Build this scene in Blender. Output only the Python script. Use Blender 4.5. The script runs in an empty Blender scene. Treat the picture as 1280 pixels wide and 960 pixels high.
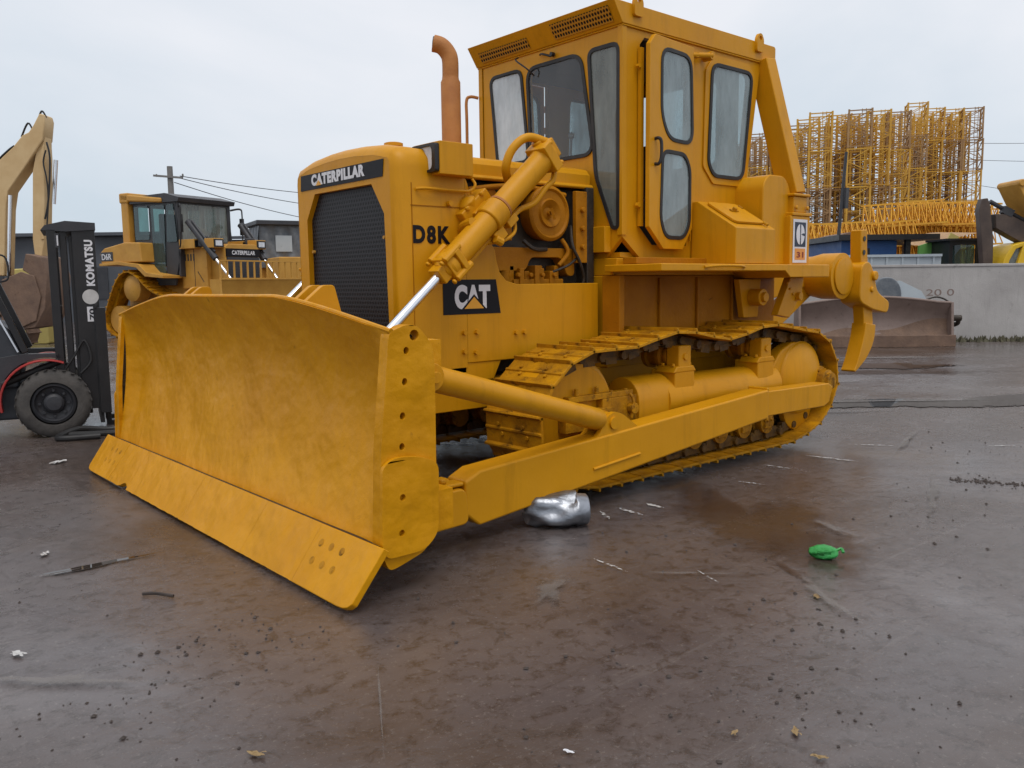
import bpy, bmesh, math, random
from mathutils import Vector, Matrix
from mathutils.geometry import tessellate_polygon
R = math.radians
PI = math.pi
random.seed(7)
scene = bpy.context.scene
COL = scene.collection

# ------------------------------------------------------------------ materials
def nn(nt, kind, **kw):
    n = nt.nodes.new(kind)
    for k, v in kw.items():
        if k in n.inputs: n.inputs[k].default_value = v
        else: setattr(n, k, v)
    return n
def ramp(nt, src, stops):
    r = nt.nodes.new('ShaderNodeValToRGB')
    while len(r.color_ramp.elements) < len(stops): r.color_ramp.elements.new(.5)
    for e, (p, c) in zip(r.color_ramp.elements, stops):
        e.position = p
        e.color = (c, c, c, 1) if isinstance(c, (int, float)) else (*c, 1)
    nt.links.new(src, r.inputs[0]); return r.outputs[0]
def noise(nt, co, scale, detail=5, rough=.6, dist=0):
    n = nt.nodes.new('ShaderNodeTexNoise')
    n.inputs['Scale'].default_value = scale; n.inputs['Detail'].default_value = detail
    n.inputs['Roughness'].default_value = rough; n.inputs['Distortion'].default_value = dist
    nt.links.new(co, n.inputs['Vector']); return n.outputs['Fac']
def mixc(nt, fac, a, b, mode='MIX'):
    m = nt.nodes.new('ShaderNodeMix'); m.data_type = 'RGBA'; m.blend_type = mode
    for s, v in ((0, fac), (6, a), (7, b)):
        if isinstance(v, bpy.types.NodeSocket): nt.links.new(v, m.inputs[s])
        elif s == 0: m.inputs[0].default_value = v
        else: m.inputs[s].default_value = (*v, 1)
    return m.outputs[2]
def math_(nt, op, a, b=0):
    m = nt.nodes.new('ShaderNodeMath'); m.operation = op
    for i, v in enumerate((a, b)):
        if isinstance(v, bpy.types.NodeSocket): nt.links.new(v, m.inputs[i])
        else: m.inputs[i].default_value = v
    return m.outputs[0]
def new_mat(name):
    m = bpy.data.materials.new(name); m.use_nodes = True
    nt = m.node_tree; b = nt.nodes['Principled BSDF']
    tc = nt.nodes.new('ShaderNodeTexCoord')
    return m, nt, b, tc.outputs['Object']
def paint(name, c1, c2, rough=(.3, .5), var=1.3, dirt=None, dirt_amt=.62, bump=.12, bscale=70, dent=.0, metal=0, coat=0, dscale=6, spec=.4, streak=0):
    m, nt, b, co = new_mat(name)
    n1 = noise(nt, co, var, 6, .62)
    col = mixc(nt, ramp(nt, n1, [(.32, 0), (.68, 1)]), c1, c2)
    n3 = noise(nt, co, dscale, 9, .72, .4)
    if dirt:
        col = mixc(nt, ramp(nt, n3, [(dirt_amt, 0), (min(dirt_amt + .12, 1), .85)]), col, dirt)
        n5 = noise(nt, co, 42, 4, .7)
        col = mixc(nt, ramp(nt, n5, [(.70, 0), (.76, .7)]), col, dirt)
    if streak:
        ms = nt.nodes.new('ShaderNodeMapping'); ms.inputs['Scale'].default_value = (9, 9, .8); nt.links.new(co, ms.inputs[0])
        col = mixc(nt, ramp(nt, noise(nt, ms.outputs[0], 1.0, 7, .7, .3), [(.52, 0), (.74, streak)]), col, tuple(c * .5 for c in c2))
        col = mixc(nt, ramp(nt, noise(nt, co, 95, 3, .65), [(.73, 0), (.77, .6)]), col, (.05, .028, .012))
    nt.links.new(col, b.inputs['Base Color'])
    nt.links.new(ramp(nt, n3, [(.3, rough[0]), (.7, rough[1])]), b.inputs['Roughness'])
    b.inputs['Metallic'].default_value = metal
    b.inputs['Specular IOR Level'].default_value = spec
    if coat: b.inputs['Coat Weight'].default_value = coat; b.inputs['Coat Roughness'].default_value = .15
    if bump:
        n4 = noise(nt, co, bscale, 4, .6)
        bp = nt.nodes.new('ShaderNodeBump'); bp.inputs['Strength'].default_value = bump; bp.inputs['Distance'].default_value = .01
        nt.links.new(n4, bp.inputs['Height'])
        if dent:
            bp2 = nt.nodes.new('ShaderNodeBump'); bp2.inputs['Strength'].default_value = dent; bp2.inputs['Distance'].default_value = .08
            nt.links.new(noise(nt, co, 2.6, 3, .5), bp2.inputs['Height']); nt.links.new(bp2.outputs[0], bp.inputs['Normal'])
        nt.links.new(bp.outputs[0], b.inputs['Normal'])
    return m
M = {}
YB = (.035, .017, .007)
M['yellow'] = paint('yellow_paint', (.62, .280, .004), (.55, .240, .0035), (.34, .50), 1.2, (.20, .085, .01), .70, .08, 60, .12, spec=.24, streak=.34)
M['yellow_rough'] = paint('yellow_paint_over_pitted_steel', (.62, .280, .003), (.54, .232, .003), (.30, .52), 1.6, (.17, .07, .008), .64, .24, 40, .7, spec=.18, streak=.16)
def worn_edge():
    m = M['yellow_rough'].copy(); m.name = 'yellow_paint_worn_to_steel_at_the_edge'; nt = m.node_tree; b = nt.nodes['Principled BSDF']
    co = [n for n in nt.nodes if n.type == 'TEX_COORD'][0].outputs['Object']; sp = nt.nodes.new('ShaderNodeSeparateXYZ'); nt.links.new(co, sp.inputs[0])
    v = math_(nt, 'ADD', math_(nt, 'MULTIPLY', sp.outputs[2], -9.0), noise(nt, co, 6, 9, .75, .6))
    f = ramp(nt, v, [(.36, 0), (.42, 1)])
    old = b.inputs['Base Color'].links[0].from_socket
    nt.links.new(mixc(nt, f, old, (.055, .038, .028)), b.inputs['Base Color']); return m
M['yellow_edge'] = worn_edge()
M['yellow_muddy'] = paint('yellow_paint_worn_and_muddy', (.58, .265, .005), (.25, .105, .007), (.35, .65), 5, YB, .54, .5, 40, .1, dscale=9, spec=.15)
M['yellow_dark'] = paint('brownish_and_shaded_yellow_paint', (.42, .165, .005), (.29, .105, .004), (.4, .6), 2, YB, .62, .3, 40, spec=.12)  # yellow paint with shade put into the colour; brownish tone for engine parts too
M['orange_rust'] = paint('rusty_orange_paint', (.48, .20, .05), (.36, .135, .035), (.55, .75), 4, (.16, .05, .02), .6, .25, 60)
M['black'] = paint('black_enamel', (.012, .012, .014), (.022, .021, .022), (.3, .5), 3, None, .6, .1)
M['grease'] = paint('oily_dark_iron', (.018, .014, .011), (.045, .032, .02), (.35, .65), 8, (.14, .075, .02), .64, .5, 40)
M['chain'] = paint('link_chain_half_painted', (.17, .085, .012), (.05, .032, .018), (.4, .65), 9, (.02, .014, .010), .55, .5, 40, spec=.2)
M['rubber'] = paint('black_rubber', (.014, .014, .015), (.028, .027, .027), (.45, .65), 4, None, .6, .15, 90)
M['tyre'] = paint('dusty_tyre_rubber', (.045, .042, .040), (.10, .092, .085), (.7, .9), 6, None, .6, .4, 60)
M['decal_black'] = paint('black_decal', (.005, .005, .008), (.008, .007, .010), (.4, .5), 2, None, 0, 0, spec=.2)
M['decal_white'] = paint('white_lettering', (.72, .72, .74), (.62, .62, .66), (.35, .5), 5, None, 0, 0)
M['decal_yellow'] = paint('yellow_decal', (.75, .36, .03), (.70, .33, .03), (.35, .5), 5, None, 0, 0)
M['decal_orange'] = paint('orange_decal', (.72, .30, .05), (.66, .27, .05), (.35, .5), 5, None, 0, 0)
M['decal_navy'] = paint('navy_decal', (.012, .022, .045), (.016, .028, .055), (.35, .5), 5, None, 0, 0)
M['decal_red'] = paint('dark_red_print', (.25, .02, .01), (.2, .02, .01), (.35, .5), 5, None, 0, 0)
M['chrome'] = paint('polished_rod', (.82, .84, .88), (.72, .74, .78), (.08, .2), 3, None, .6, .02, 30, 0, 1)
M['silver'] = paint('crumpled_silver_tin', (.36, .38, .42), (.16, .17, .19), (.25, .5), 7, (.05, .04, .035), .66, .5, 14, .8, .85)
M['lamp_lens'] = paint('headlamp_glass', (.75, .78, .82), (.55, .58, .62), (.08, .15), 12, None, .6, .1, 60)
M['old_yellow'] = paint('faded_tan_yellow_paint', (.64, .46, .24), (.54, .36, .17), (.45, .65), 2, (.16, .09, .04), .64, .2, 40)
M['mid_yellow'] = paint('weathered_yellow_paint', (.58, .31, .055), (.47, .23, .035), (.4, .6), 2.5, (.16, .08, .03), .63, .2, 40)
M['bright_yellow'] = paint('bright_yellow_paint', (.72, .46, .02), (.62, .38, .02), (.3, .5), 2, (.2, .12, .02), .7, .1)
M['mud'] = paint('dried_mud_on_steel', (.20, .125, .085), (.13, .082, .06), (.6, .85), 4, (.06, .035, .025), .6, .7, 20)
M['brown_steel'] = paint('worn_brown_steel', (.175, .125, .105), (.24, .175, .15), (.35, .6), 1.8, (.075, .045, .035), .60, .3, 40, .2)
M['dark_brown'] = paint('dark_oily_brown_steel', (.055, .038, .032), (.10, .07, .055), (.35, .6), 3, (.03, .02, .018), .6, .2)
M['dark_steel'] = paint('dark_grey_steel', (.030, .032, .038), (.05, .05, .056), (.35, .6), 3, (.09, .075, .06), .68, .2, 40)
M['blue_grey_plastic'] = paint('grey_plastic_wrap', (.10, .115, .135), (.17, .185, .20), (.25, .45), 7, None, .6, .8, 6)
M['cab_dark'] = paint('cab_interior_lining', (.045, .035, .032), (.065, .052, .048), (.6, .8), 3, None, .6, .2)
M['seat_vinyl'] = paint('seat_vinyl', (.02, .018, .018), (.035, .03, .03), (.4, .6), 3, None, .6, .2)
M['red'] = paint('faded_red_paint', (.42, .035, .03), (.32, .03, .028), (.35, .5), 3, (.08, .03, .02), .66, .1)
M['dash'] = paint('grey_moulded_plastic', (.030, .034, .042), (.048, .054, .064), (.4, .6), 5, (.12, .11, .1), .66, .15)
M['crane_yellow'] = paint('crane_yellow_paint', (.66, .37, .045), (.50, .26, .04), (.5, .7), .5, (.22, .10, .04), .60, 0)
M['crane_rust'] = paint('rusty_brown_yellow_paint', (.42, .25, .10), (.30, .17, .08), (.5, .7), .7, (.13, .06, .035), .55, 0)
M['crane_orange'] = paint('orange_yellow_paint', (.74, .40, .035), (.62, .29, .03), (.5, .7), .7, (.3, .12, .03), .62, 0)
M['concrete_wall'] = paint('stained_render', (.44, .42, .405), (.33, .31, .30), (.6, .8), .9, (.14, .13, .12), .60, .4, 30, .1, dscale=2.2, streak=.3)
M['shed_dark'] = paint('dark_sheet_metal', (.06, .068, .08), (.095, .10, .115), (.5, .7), 1, (.10, .07, .06), .62, .1)
M['wood_pole'] = paint('weathered_pole', (.16, .15, .14), (.22, .21, .20), (.7, .9), 3, None, .6, .3)
M['wire'] = paint('wire_sheath', (.03, .03, .035), (.04, .04, .045), (.5, .6), 1, None, .6, 0)
M['blue_tarp'] = paint('blue_tarpaulin', (.02, .07, .22), (.03, .10, .28), (.4, .6), 1.5, (.02, .03, .06), .6, .3, 6)
M['green'] = paint('green_sheet', (.12, .32, .07), (.10, .25, .06), (.4, .6), 2, (.05, .08, .03), .65, .2)
M['pale_panel'] = paint('pale_grey_panel', (.42, .47, .50), (.34, .38, .42), (.4, .6), 1.3, (.14, .15, .15), .62, .1)
M['pale_yellow'] = paint('pale_yellow_board', (.60, .50, .16), (.48, .40, .14), (.5, .7), 2, (.2, .15, .05), .62, .1)
M['green_bag'] = paint('green_plastic_film', (.018, .20, .03), (.05, .36, .09), (.2, .4), 14, (.008, .06, .012), .56, .8, 24, 0, 0)
M['paper'] = paint('wet_paper', (.55, .54, .53), (.42, .41, .40), (.5, .7), 9, None, .6, .2)
M['stone'] = paint('mud_crumbs', (.035, .026, .022), (.06, .045, .038), (.5, .8), 8, None, .6, .4)
M['stone_tan'] = paint('tan_clod', (.30, .20, .09), (.22, .15, .07), (.5, .8), 8, None, .6, .4)
M['weed'] = paint('dry_weeds', (.05, .048, .03), (.09, .08, .045), (.7, .9), 8, None, .6, .3)

def glass(name, tint, dust, dust_sky_col, rough=.03):
    m = bpy.data.materials.new(name); m.use_nodes = True; nt = m.node_tree
    for n in list(nt.nodes): nt.nodes.remove(n)
    out = nt.nodes.new('ShaderNodeOutputMaterial')
    tr = nn(nt, 'ShaderNodeBsdfTransparent', Color=(*tint, 1)); gl = nn(nt, 'ShaderNodeBsdfGlossy', Roughness=rough, Color=(.9, .93, .97, 1))
    df = nn(nt, 'ShaderNodeBsdfDiffuse', Color=(*dust_sky_col, 1))
    fr = nn(nt, 'ShaderNodeFresnel', IOR=1.55)
    geo = nt.nodes.new('ShaderNodeNewGeometry'); frf = math_(nt, 'MULTIPLY', fr.outputs[0], math_(nt, 'SUBTRACT', 1, geo.outputs['Backfacing']))
    tc = nt.nodes.new('ShaderNodeTexCoord')
    mp = nt.nodes.new('ShaderNodeMapping'); mp.inputs['Scale'].default_value = (1, 1, .35)
    nt.links.new(tc.outputs['Object'], mp.inputs[0])
    d = ramp(nt, noise(nt, mp.outputs[0], 5, 6, .65), [(.3, dust * .55), (.7, min(1, dust * 1.35))])
    m1 = nt.nodes.new('ShaderNodeMixShader'); nt.links.new(d, m1.inputs[0]); nt.links.new(tr.outputs[0], m1.inputs[1]); nt.links.new(df.outputs[0], m1.inputs[2])
    m2 = nt.nodes.new('ShaderNodeMixShader'); nt.links.new(frf, m2.inputs[0]); nt.links.new(m1.outputs[0], m2.inputs[1]); nt.links.new(gl.outputs[0], m2.inputs[2])
    nt.links.new(m2.outputs[0], out.inputs[0]); return m
M['glass_clear'] = glass('clear_window_glass', (.80, .85, .86), .06, (.4, .4, .4))
M['glass_dusty'] = glass('dusty_window_glass', (.55, .60, .60), .6, (.23, .25, .225))
M['glass_milky'] = glass('milky_window_glass', (.85, .9, .93), .7, (.66, .72, .75))
M['glass_side'] = glass('sky_pale_side_glass', (.70, .80, .82), .5, (.34, .41, .42))  # pale diffuse colour stands in for sky reflected in the side panes
M['glass_green'] = glass('greenish_window_glass', (.40, .60, .58), .30, (.10, .16, .17))

def perforated(name, base, hole, scale, sy=1.0, thr=.30, rough=.4):
    m, nt, b, co = new_mat(name)
    mp = nt.nodes.new('ShaderNodeMapping'); mp.inputs['Scale'].default_value = (1, 1, sy); nt.links.new(co, mp.inputs[0])
    sep = nt.nodes.new('ShaderNodeSeparateXYZ'); nt.links.new(mp.outputs[0], sep.inputs[0])
    # staggered round holes on the y / z plane
    u = math_(nt, 'MULTIPLY', sep.outputs[1], scale); v = math_(nt, 'MULTIPLY', sep.outputs[2], scale)
    row = math_(nt, 'FLOOR', v); odd = math_(nt, 'MULTIPLY', math_(nt, 'MODULO', row, 2), .5)
    fu = math_(nt, 'SUBTRACT', math_(nt, 'FRACT', math_(nt, 'ADD', u, odd)), .5)
    fv = math_(nt, 'SUBTRACT', math_(nt, 'FRACT', v), .5)
    d = math_(nt, 'SQRT', math_(nt, 'ADD', math_(nt, 'MULTIPLY', fu, fu), math_(nt, 'MULTIPLY', fv, fv)))
    f = ramp(nt, d, [(thr - .03, 1), (thr + .03, 0)])
    nt.links.new(mixc(nt, f, base, hole), b.inputs['Base Color']); b.inputs['Roughness'].default_value = rough; b.inputs['Specular IOR Level'].default_value = .25
    bp = nt.nodes.new('ShaderNodeBump'); bp.inputs['Strength'].default_value = .3; bp.inputs['Distance'].default_value = .006; bp.invert = True
    nt.links.new(f, bp.inputs['Height']); nt.links.new(bp.outputs[0], b.inputs['Normal'])
    return m
M['vent_mesh'] = perforated('perforated_yellow_sheet', (.50, .23, .02), (.01, .008, .006), 34, 1.0, .36)
M['grille_mesh'] = perforated('perforated_black_sheet', (.022, .022, .026), (.001, .001, .002), 30, 1.15, .34, .45)
M['grille_slats'] = paint('dark_blue_grille', (.03, .034, .045), (.045, .05, .06), (.4, .6), 3, None, .6, .2)

# ------------------------------------------------------------------ mesh helpers
class MB:
    def __init__(s): s.v = []; s.f = []; s.mi = []; s.sm = []; s.cur = 0
    def add(s, vs, fs, smooth=False):
        o = len(s.v); s.v += [tuple(v) for v in vs]
        for f in fs: s.f.append([i + o for i in f]); s.mi.append(s.cur); s.sm.append(smooth)
        return s
    def box(s, x0, x1, y0, y1, z0, z1):
        vs = [(x, y, z) for x in (x0, x1) for y in (y0, y1) for z in (z0, z1)]
        return s.add(vs, [(0, 1, 3, 2), (4, 6, 7, 5), (0, 4, 5, 1), (2, 3, 7, 6), (0, 2, 6, 4), (1, 5, 7, 3)])
    def prism(s, pts, axis, a, b):
        """polygon pts in the plane normal to axis, extruded from a to b. y: (x,z); x: (y,z); z: (x,y)"""
        mk = {'y': lambda p, t: (p[0], t, p[1]), 'x': lambda p, t: (t, p[0], p[1]), 'z': lambda p, t: (p[0], p[1], t)}[axis]
        n = len(pts); vs = [mk(p, a) for p in pts] + [mk(p, b) for p in pts]
        fs = [tuple(range(n)), tuple(range(2 * n - 1, n - 1, -1))] + [(i, (i + 1) % n, n + (i + 1) % n, n + i) for i in range(n)]
        return s.add(vs, fs)
    def cyl(s, p0, p1, r0, r1=None, n=20, caps=True):
        p0, p1 = Vector(p0), Vector(p1); r1 = r0 if r1 is None else r1
        d = (p1 - p0).normalized(); a = d.orthogonal().normalized(); b = d.cross(a)
        vs = []
        for p, r in ((p0, r0), (p1, r1)):
            for i in range(n):
                t = 2 * PI * i / n; vs.append(p + a * math.cos(t) * r + b * math.sin(t) * r)
        s.add(vs, [(i, (i + 1) % n, n + (i + 1) % n, n + i) for i in range(n)], True)
        if caps: s.add(vs[:n], [tuple(reversed(range(n)))]); s.add(vs[n:], [tuple(range(n))])
        return s
    def bar(s, p0, p1, w, h, up=(0, 0, 1)):
        p0, p1 = Vector(p0), Vector(p1); d = (p1 - p0).normalized(); u = Vector(up)
        if abs(d.dot(u)) > .98: u = Vector((1, 0, 0))
        a = d.cross(u).normalized() * w / 2; b = a.cross(d).normalized() * h / 2
        vs = [p + sa * a + sb * b for p in (p0, p1) for sa, sb in ((-1, -1), (1, -1), (1, 1), (-1, 1))]
        return s.add(vs, [(3, 2, 1, 0), (4, 5, 6, 7), (0, 1, 5, 4), (1, 2, 6, 5), (2, 3, 7, 6), (3, 0, 4, 7)])
    def tube(s, pts, r, n=8):
        P = smooth_path([Vector(p) for p in pts]); rings = []
        a = (P[1] - P[0]).normalized().orthogonal().normalized()
        for i, p in enumerate(P):
            d = (P[min(i + 1, len(P) - 1)] - P[max(i - 1, 0)]).normalized()
            a = (a - d * a.dot(d)).normalized(); b = d.cross(a)
            rings.append([p + a * math.cos(2 * PI * k / n) * r + b * math.sin(2 * PI * k / n) * r for k in range(n)])
        return s.loft(rings)
    def loft(s, rings, caps=True, smooth=True):
        n = len(rings[0]); vs = [v for r in rings for v in r]
        fs = [(j * n + i, j * n + (i + 1) % n, (j + 1) * n + (i + 1) % n, (j + 1) * n + i) for j in range(len(rings) - 1) for i in range(n)]
        s.add(vs, fs, smooth)
        if caps: s.add(rings[0], [tuple(reversed(range(n)))]); s.add(rings[-1], [tuple(range(n))])
        return s
    def lathe(s, c, axis, prof, n=28, caps=True):
        """prof: list of (distance along axis, radius)"""
        c = Vector(c); d = Vector(axis).normalized(); a = d.orthogonal().normalized(); b = d.cross(a)
        rings = [[c + d * t + (a * math.cos(2 * PI * k / n) + b * math.sin(2 * PI * k / n)) * max(r, .0005) for k in range(n)] for t, r in prof]
        return s.loft(rings, caps)
    def panel(s, outer, holes, o, ex, ey, t0, t1):
        o, ex, ey = Vector(o), Vector(ex), Vector(ey); n = ex.cross(ey)
        loops = [outer] + list(holes); flat = [p for l in loops for p in l]; N = len(flat)
        tris = tessellate_polygon([[Vector((p[0], p[1], 0)) for p in l] for l in loops])
        vs = [o + ex * p[0] + ey * p[1] + n * t0 for p in flat] + [o + ex * p[0] + ey * p[1] + n * t1 for p in flat]
        fs = [tuple(t) for t in tris] + [tuple(N + i for i in reversed(t)) for t in tris]
        k = 0
        for l in loops:
            m = len(l)
            for i in range(m): fs.append((k + i, k + (i + 1) % m, N + k + (i + 1) % m, N + k + i))
            k += m
        return s.add(vs, fs)
    def grid(s, fn, nu, nv, smooth=True):
        vs = [fn(i / nu, j / nv) for j in range(nv + 1) for i in range(nu + 1)]
        return s.add(vs, [(j * (nu + 1) + i, j * (nu + 1) + i + 1, (j + 1) * (nu + 1) + i + 1, (j + 1) * (nu + 1) + i) for j in range(nv) for i in range(nu)], smooth)
    def bolt(s, p, d, r=.014, h=.012):
        d = Vector(d).normalized(); return s.cyl(p, Vector(p) + d * h, r, r * .92, 6)
    def build(s, name, mat, parent=None, bevel=0, segs=2, auto=35):
        me = bpy.data.meshes.new(name); me.from_pydata(s.v, [], s.f)
        mats = mat if isinstance(mat, (list, tuple)) else [mat]
        for m in mats: me.materials.append(M[m] if isinstance(m, str) else m)
        for p, mi, sm in zip(me.polygons, s.mi, s.sm): p.material_index = min(mi, len(mats) - 1)
        me.validate()
        bm = bmesh.new(); bm.from_mesh(me); bmesh.ops.remove_doubles(bm, verts=bm.verts, dist=.0002)
        bmesh.ops.recalc_face_normals(bm, faces=bm.faces); bm.to_mesh(me); bm.free()
        for p in me.polygons: p.use_smooth = True
        me.set_sharp_from_angle(angle=R(auto))
        o = bpy.data.objects.new(name, me); COL.objects.link(o)
        if parent is not None: o.parent = parent
        if bevel:
            b = o.modifiers.new('bevel', 'BEVEL'); b.width = bevel; b.segments = segs; b.limit_method = 'ANGLE'; b.angle_limit = R(38)
            b.use_clamp_overlap = True; b.harden_normals = True
        return o
def smooth_path(P, k=6):
    if len(P) < 3: return P
    out = []
    for i in range(len(P) - 1):
        a, b, c, d = P[max(i - 1, 0)], P[i], P[i + 1], P[min(i + 2, len(P) - 1)]
        for j in range(k):
            t = j / k
            out.append(.5 * ((2 * b) + (c - a) * t + (2 * a - 5 * b + 4 * c - d) * t * t + (3 * b - a - 3 * c + d) * t ** 3))
    out.append(P[-1]); return out
def rp(pts, r, n=5):
    """round the corners of a 2D polygon"""
    out = []; N = len(pts)
    for i in range(N):
        p = Vector(pts[i]); a = Vector(pts[i - 1]) - p; b = Vector(pts[(i + 1) % N]) - p
        rr = min(r, a.length * .48, b.length * .48); pa = p + a.normalized() * rr; pb = p + b.normalized() * rr
        for k in range(n + 1):
            t = k / n; q = pa * (1 - t) ** 2 + p * 2 * t * (1 - t) + pb * t * t; out.append((q.x, q.y))
    return out
def inset(pts, d):
    """move every vertex of a convex-ish outline inwards by d (negative: outwards)"""
    N = len(pts); A = sum(pts[i][0] * pts[(i + 1) % N][1] - pts[(i + 1) % N][0] * pts[i][1] for i in range(N)); sg = 1 if A > 0 else -1
    out = []
    for i in range(N):
        p = Vector(pts[i]); e1 = (p - Vector(pts[i - 1])); e2 = (Vector(pts[(i + 1) % N]) - p)
        if e1.length < 1e-6: e1 = e2
        if e2.length < 1e-6: e2 = e1
        n1 = Vector((-e1.y, e1.x)).normalized() * sg; n2 = Vector((-e2.y, e2.x)).normalized() * sg
        n = (n1 + n2); n = n.normalized() / max(.5, n.normalized().dot(n1)); q = p + n * d; out.append((q.x, q.y))
    return out
def thing(name, label, cat, loc=(0, 0, 0), rz=0, group=None):
    o = bpy.data.objects.new(name, None); COL.objects.link(o); o.empty_display_size = .2
    o.location = loc; o.rotation_euler = (0, 0, rz); o['label'] = label; o['category'] = cat
    if group: o['group'] = group
    return o
def tag(o, label, cat, group=None, kind=None):
    if kind: o['kind'] = kind
    if label: o['label'] = label
    if cat: o['category'] = cat
    if group: o['group'] = group
    return o
def struct(o): o['kind'] = 'structure'; return o
def lab(o, t): o['label'] = t; return o
def text_obj(name, s, mat, parent, o, ex, ey, w, h, bold=.0, n_off=.002, lift=.0015, shear=0, space=1.0):
    """lettering as a thin solid fitted into a w x h box; o = lower left corner"""
    cu = bpy.data.curves.new(name, 'FONT'); cu.body = s; cu.size = 1; cu.extrude = 0; cu.offset = bold; cu.resolution_u = 6; cu.shear = shear; cu.space_character = space
    t = bpy.data.objects.new(name, cu); COL.objects.link(t)
    dg = bpy.context.evaluated_depsgraph_get(); dg.update(); me = bpy.data.meshes.new_from_object(t.evaluated_get(dg))
    bpy.data.objects.remove(t)
    xs = [v.co.x for v in me.vertices]; ys = [v.co.y for v in me.vertices]
    x0, x1, y0, y1 = min(xs), max(xs), min(ys), max(ys)
    o, ex, ey = Vector(o), Vector(ex).normalized(), Vector(ey).normalized(); n = ex.cross(ey)
    for v in me.vertices:
        v.co = o + ex * ((v.co.x - x0) / (x1 - x0) * w) + ey * ((v.co.y - y0) / (y1 - y0) * h) + n * n_off
    bm = bmesh.new(); bm.from_mesh(me)
    r = bmesh.ops.extrude_face_region(bm, geom=list(bm.faces)); 
    bmesh.ops.translate(bm, verts=[g for g in r['geom'] if isinstance(g, bmesh.types.BMVert)], vec=n * lift)
    bmesh.ops.recalc_face_normals(bm, faces=bm.faces); bm.to_mesh(me); bm.free()
    for p_ in me.polygons: p_.use_smooth = False
    me.name = name; me.materials.clear(); me.materials.append(M[mat])
    ob = bpy.data.objects.new(name, me); COL.objects.link(ob); ob.parent = parent
    return ob
def copy_tree(o, parent=None):
    c = o.copy(); COL.objects.link(c)
    if parent is not None: c.parent = parent
    for ch in list(o.children): copy_tree(ch, c)
    return c

# camera and a ground frame whose axes run along / across the view (only a rotated coordinate system)
CAM = Vector((5.4556, 5.3264, 1.4708)); YAW, PIT, ROL = -2.283008, -.117359, -.0129928
FW = Vector((math.cos(YAW), math.sin(YAW), 0)); SD = Vector((math.sin(YAW), -math.cos(YAW), 0))
ROT0 = math.atan2(SD.y, SD.x)
def site(s, d, z=0): p = CAM + SD * s + FW * d; return Vector((p.x, p.y, z))

# ================================================================== the big bulldozer (x forward, y to its left)
dozer = thing('bulldozer', 'large freshly painted yellow bulldozer with wide straight blade, in the middle of the wet yard', 'bulldozer')
Y = 'yellow'

# ---- hull side plates, belly
hull = MB()
for s in (1, -1):
    side = [(1.858, 2.17), (1.845, 2.17), (1.80, 2.05), (1.68, 1.82), (1.60, 1.70), (1.585, 1.62), (1.56, 1.55), (1.50, 1.49), (1.40, 1.465), (.56, 1.465), (.56, .93), (1.858, .93)]
    hull.prism(side, 'y', s * .665, s * .70)
    hull.prism([(2.26, .93), (1.55, .93), (1.62, .80), (2.16, .80)], 'y', s * .60, s * .69)
hull.box(-1.75, 2.22, -.66, .66, .60, .80)
hull.box(-1.75, .50, -.74, .74, .80, 1.52); hull.box(-1.70, .49, -.83, .83, 1.522, 1.655)
hull.box(1.90, 2.20, -.66, .66, .80, 2.15); hull.box(1.86, 2.32, -.69, .69, .86, .91)
hull_o = hull.build('hull', Y, dozer, .008)
for s in (1, -1):
    lower = MB()
    lower.prism([(.56, 1.52), (.56, .9), (.50, .9), (.50, 1.52)], 'y', s * .74, s * .92)
    lower.box(-1.75, .50, s * .745, s * .80, 1.0, 1.52)
    for x in (-.05, -.55, -1.05): lower.box(x - .012, x + .012, s * .80, s * .825, 1.0, 1.50)
    lower.build('side_tank_panel', 'yellow_dark', dozer, .006)  # same yellow as the hull, under-fender shade painted into its colour
bl = MB()
for (x, z) in ((1.89, 1.14), (1.78, 1.14), (1.89, 1.01), (1.79, 1.0), (1.42, 1.12), (1.34, 1.12), (2.1, .87), (1.98, .87)):
    bl.bolt((x, .70 if z > .9 else .69, z), (0, 1, 0), .018, .022)
bl.build('plate_bolts', Y, dozer)

# ---- radiator guard with rounded front corners
def nose_outline(i):
    h = [(.70, .90), (.70, 2.22), (.69, 2.285), (.64, 2.345), (.45, 2.385), (.2, 2.405), (0, 2.41)]
    full = h + [(-y, z) for y, z in reversed(h[:-1])]
    return inset(full, i) if i else full
rg = MB()
rings = []
for x, i in ((1.86, .0), (2.30, 0), (2.345, .010), (2.375, .028), (2.392, .05), (2.402, .075)):
    rings.append([Vector((x, y, z)) for y, z in nose_outline(i)])
rg.loft(rings, caps=False)
gh = [(-.37, 2.13), (.40, 2.13), (.545, 1.93), (.575, 1.0), (-.50, 1.0), (-.50, 1.95)]
rg.panel(nose_outline(.075), [gh], (2.402, 0, 0), (0, 1, 0), (0, 0, 1), -.001, -.06)
rgo = rg.build('radiator_guard', Y, dozer, 0, auto=50)
g = MB(); g.panel(inset(gh, -.012), [], (2.362, 0, 0), (0, 1, 0), (0, 0, 1), 0, -.03)
gr = g.build('grille', 'grille_mesh', rgo)
g = MB()
for y, z in ((.50, 1.78), (.54, 1.45), (.55, 1.25), (-.47, 1.72), (-.48, 1.40)): g.bolt((2.363, y, z), (1, 0, 0), .013, .02)
g.build('grille_bolts', 'mid_yellow', rgo)
g = MB(); g.panel([(-.575, 2.165), (.545, 2.165), (.56, 2.275), (-.565, 2.275)], [], (2.4035, 0, 0), (0, 1, 0), (0, 0, 1), 0, .002)
dc = g.build('name_decal', 'decal_black', rgo)
lt = text_obj('lettering', 'CATERPILLAR', 'decal_white', dc, (2.406, -.40, 2.188), (0, 1, 0), (0, 0, 1), .73, .080, .062, .001, space=1.16)
lt.parent = rgo
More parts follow.
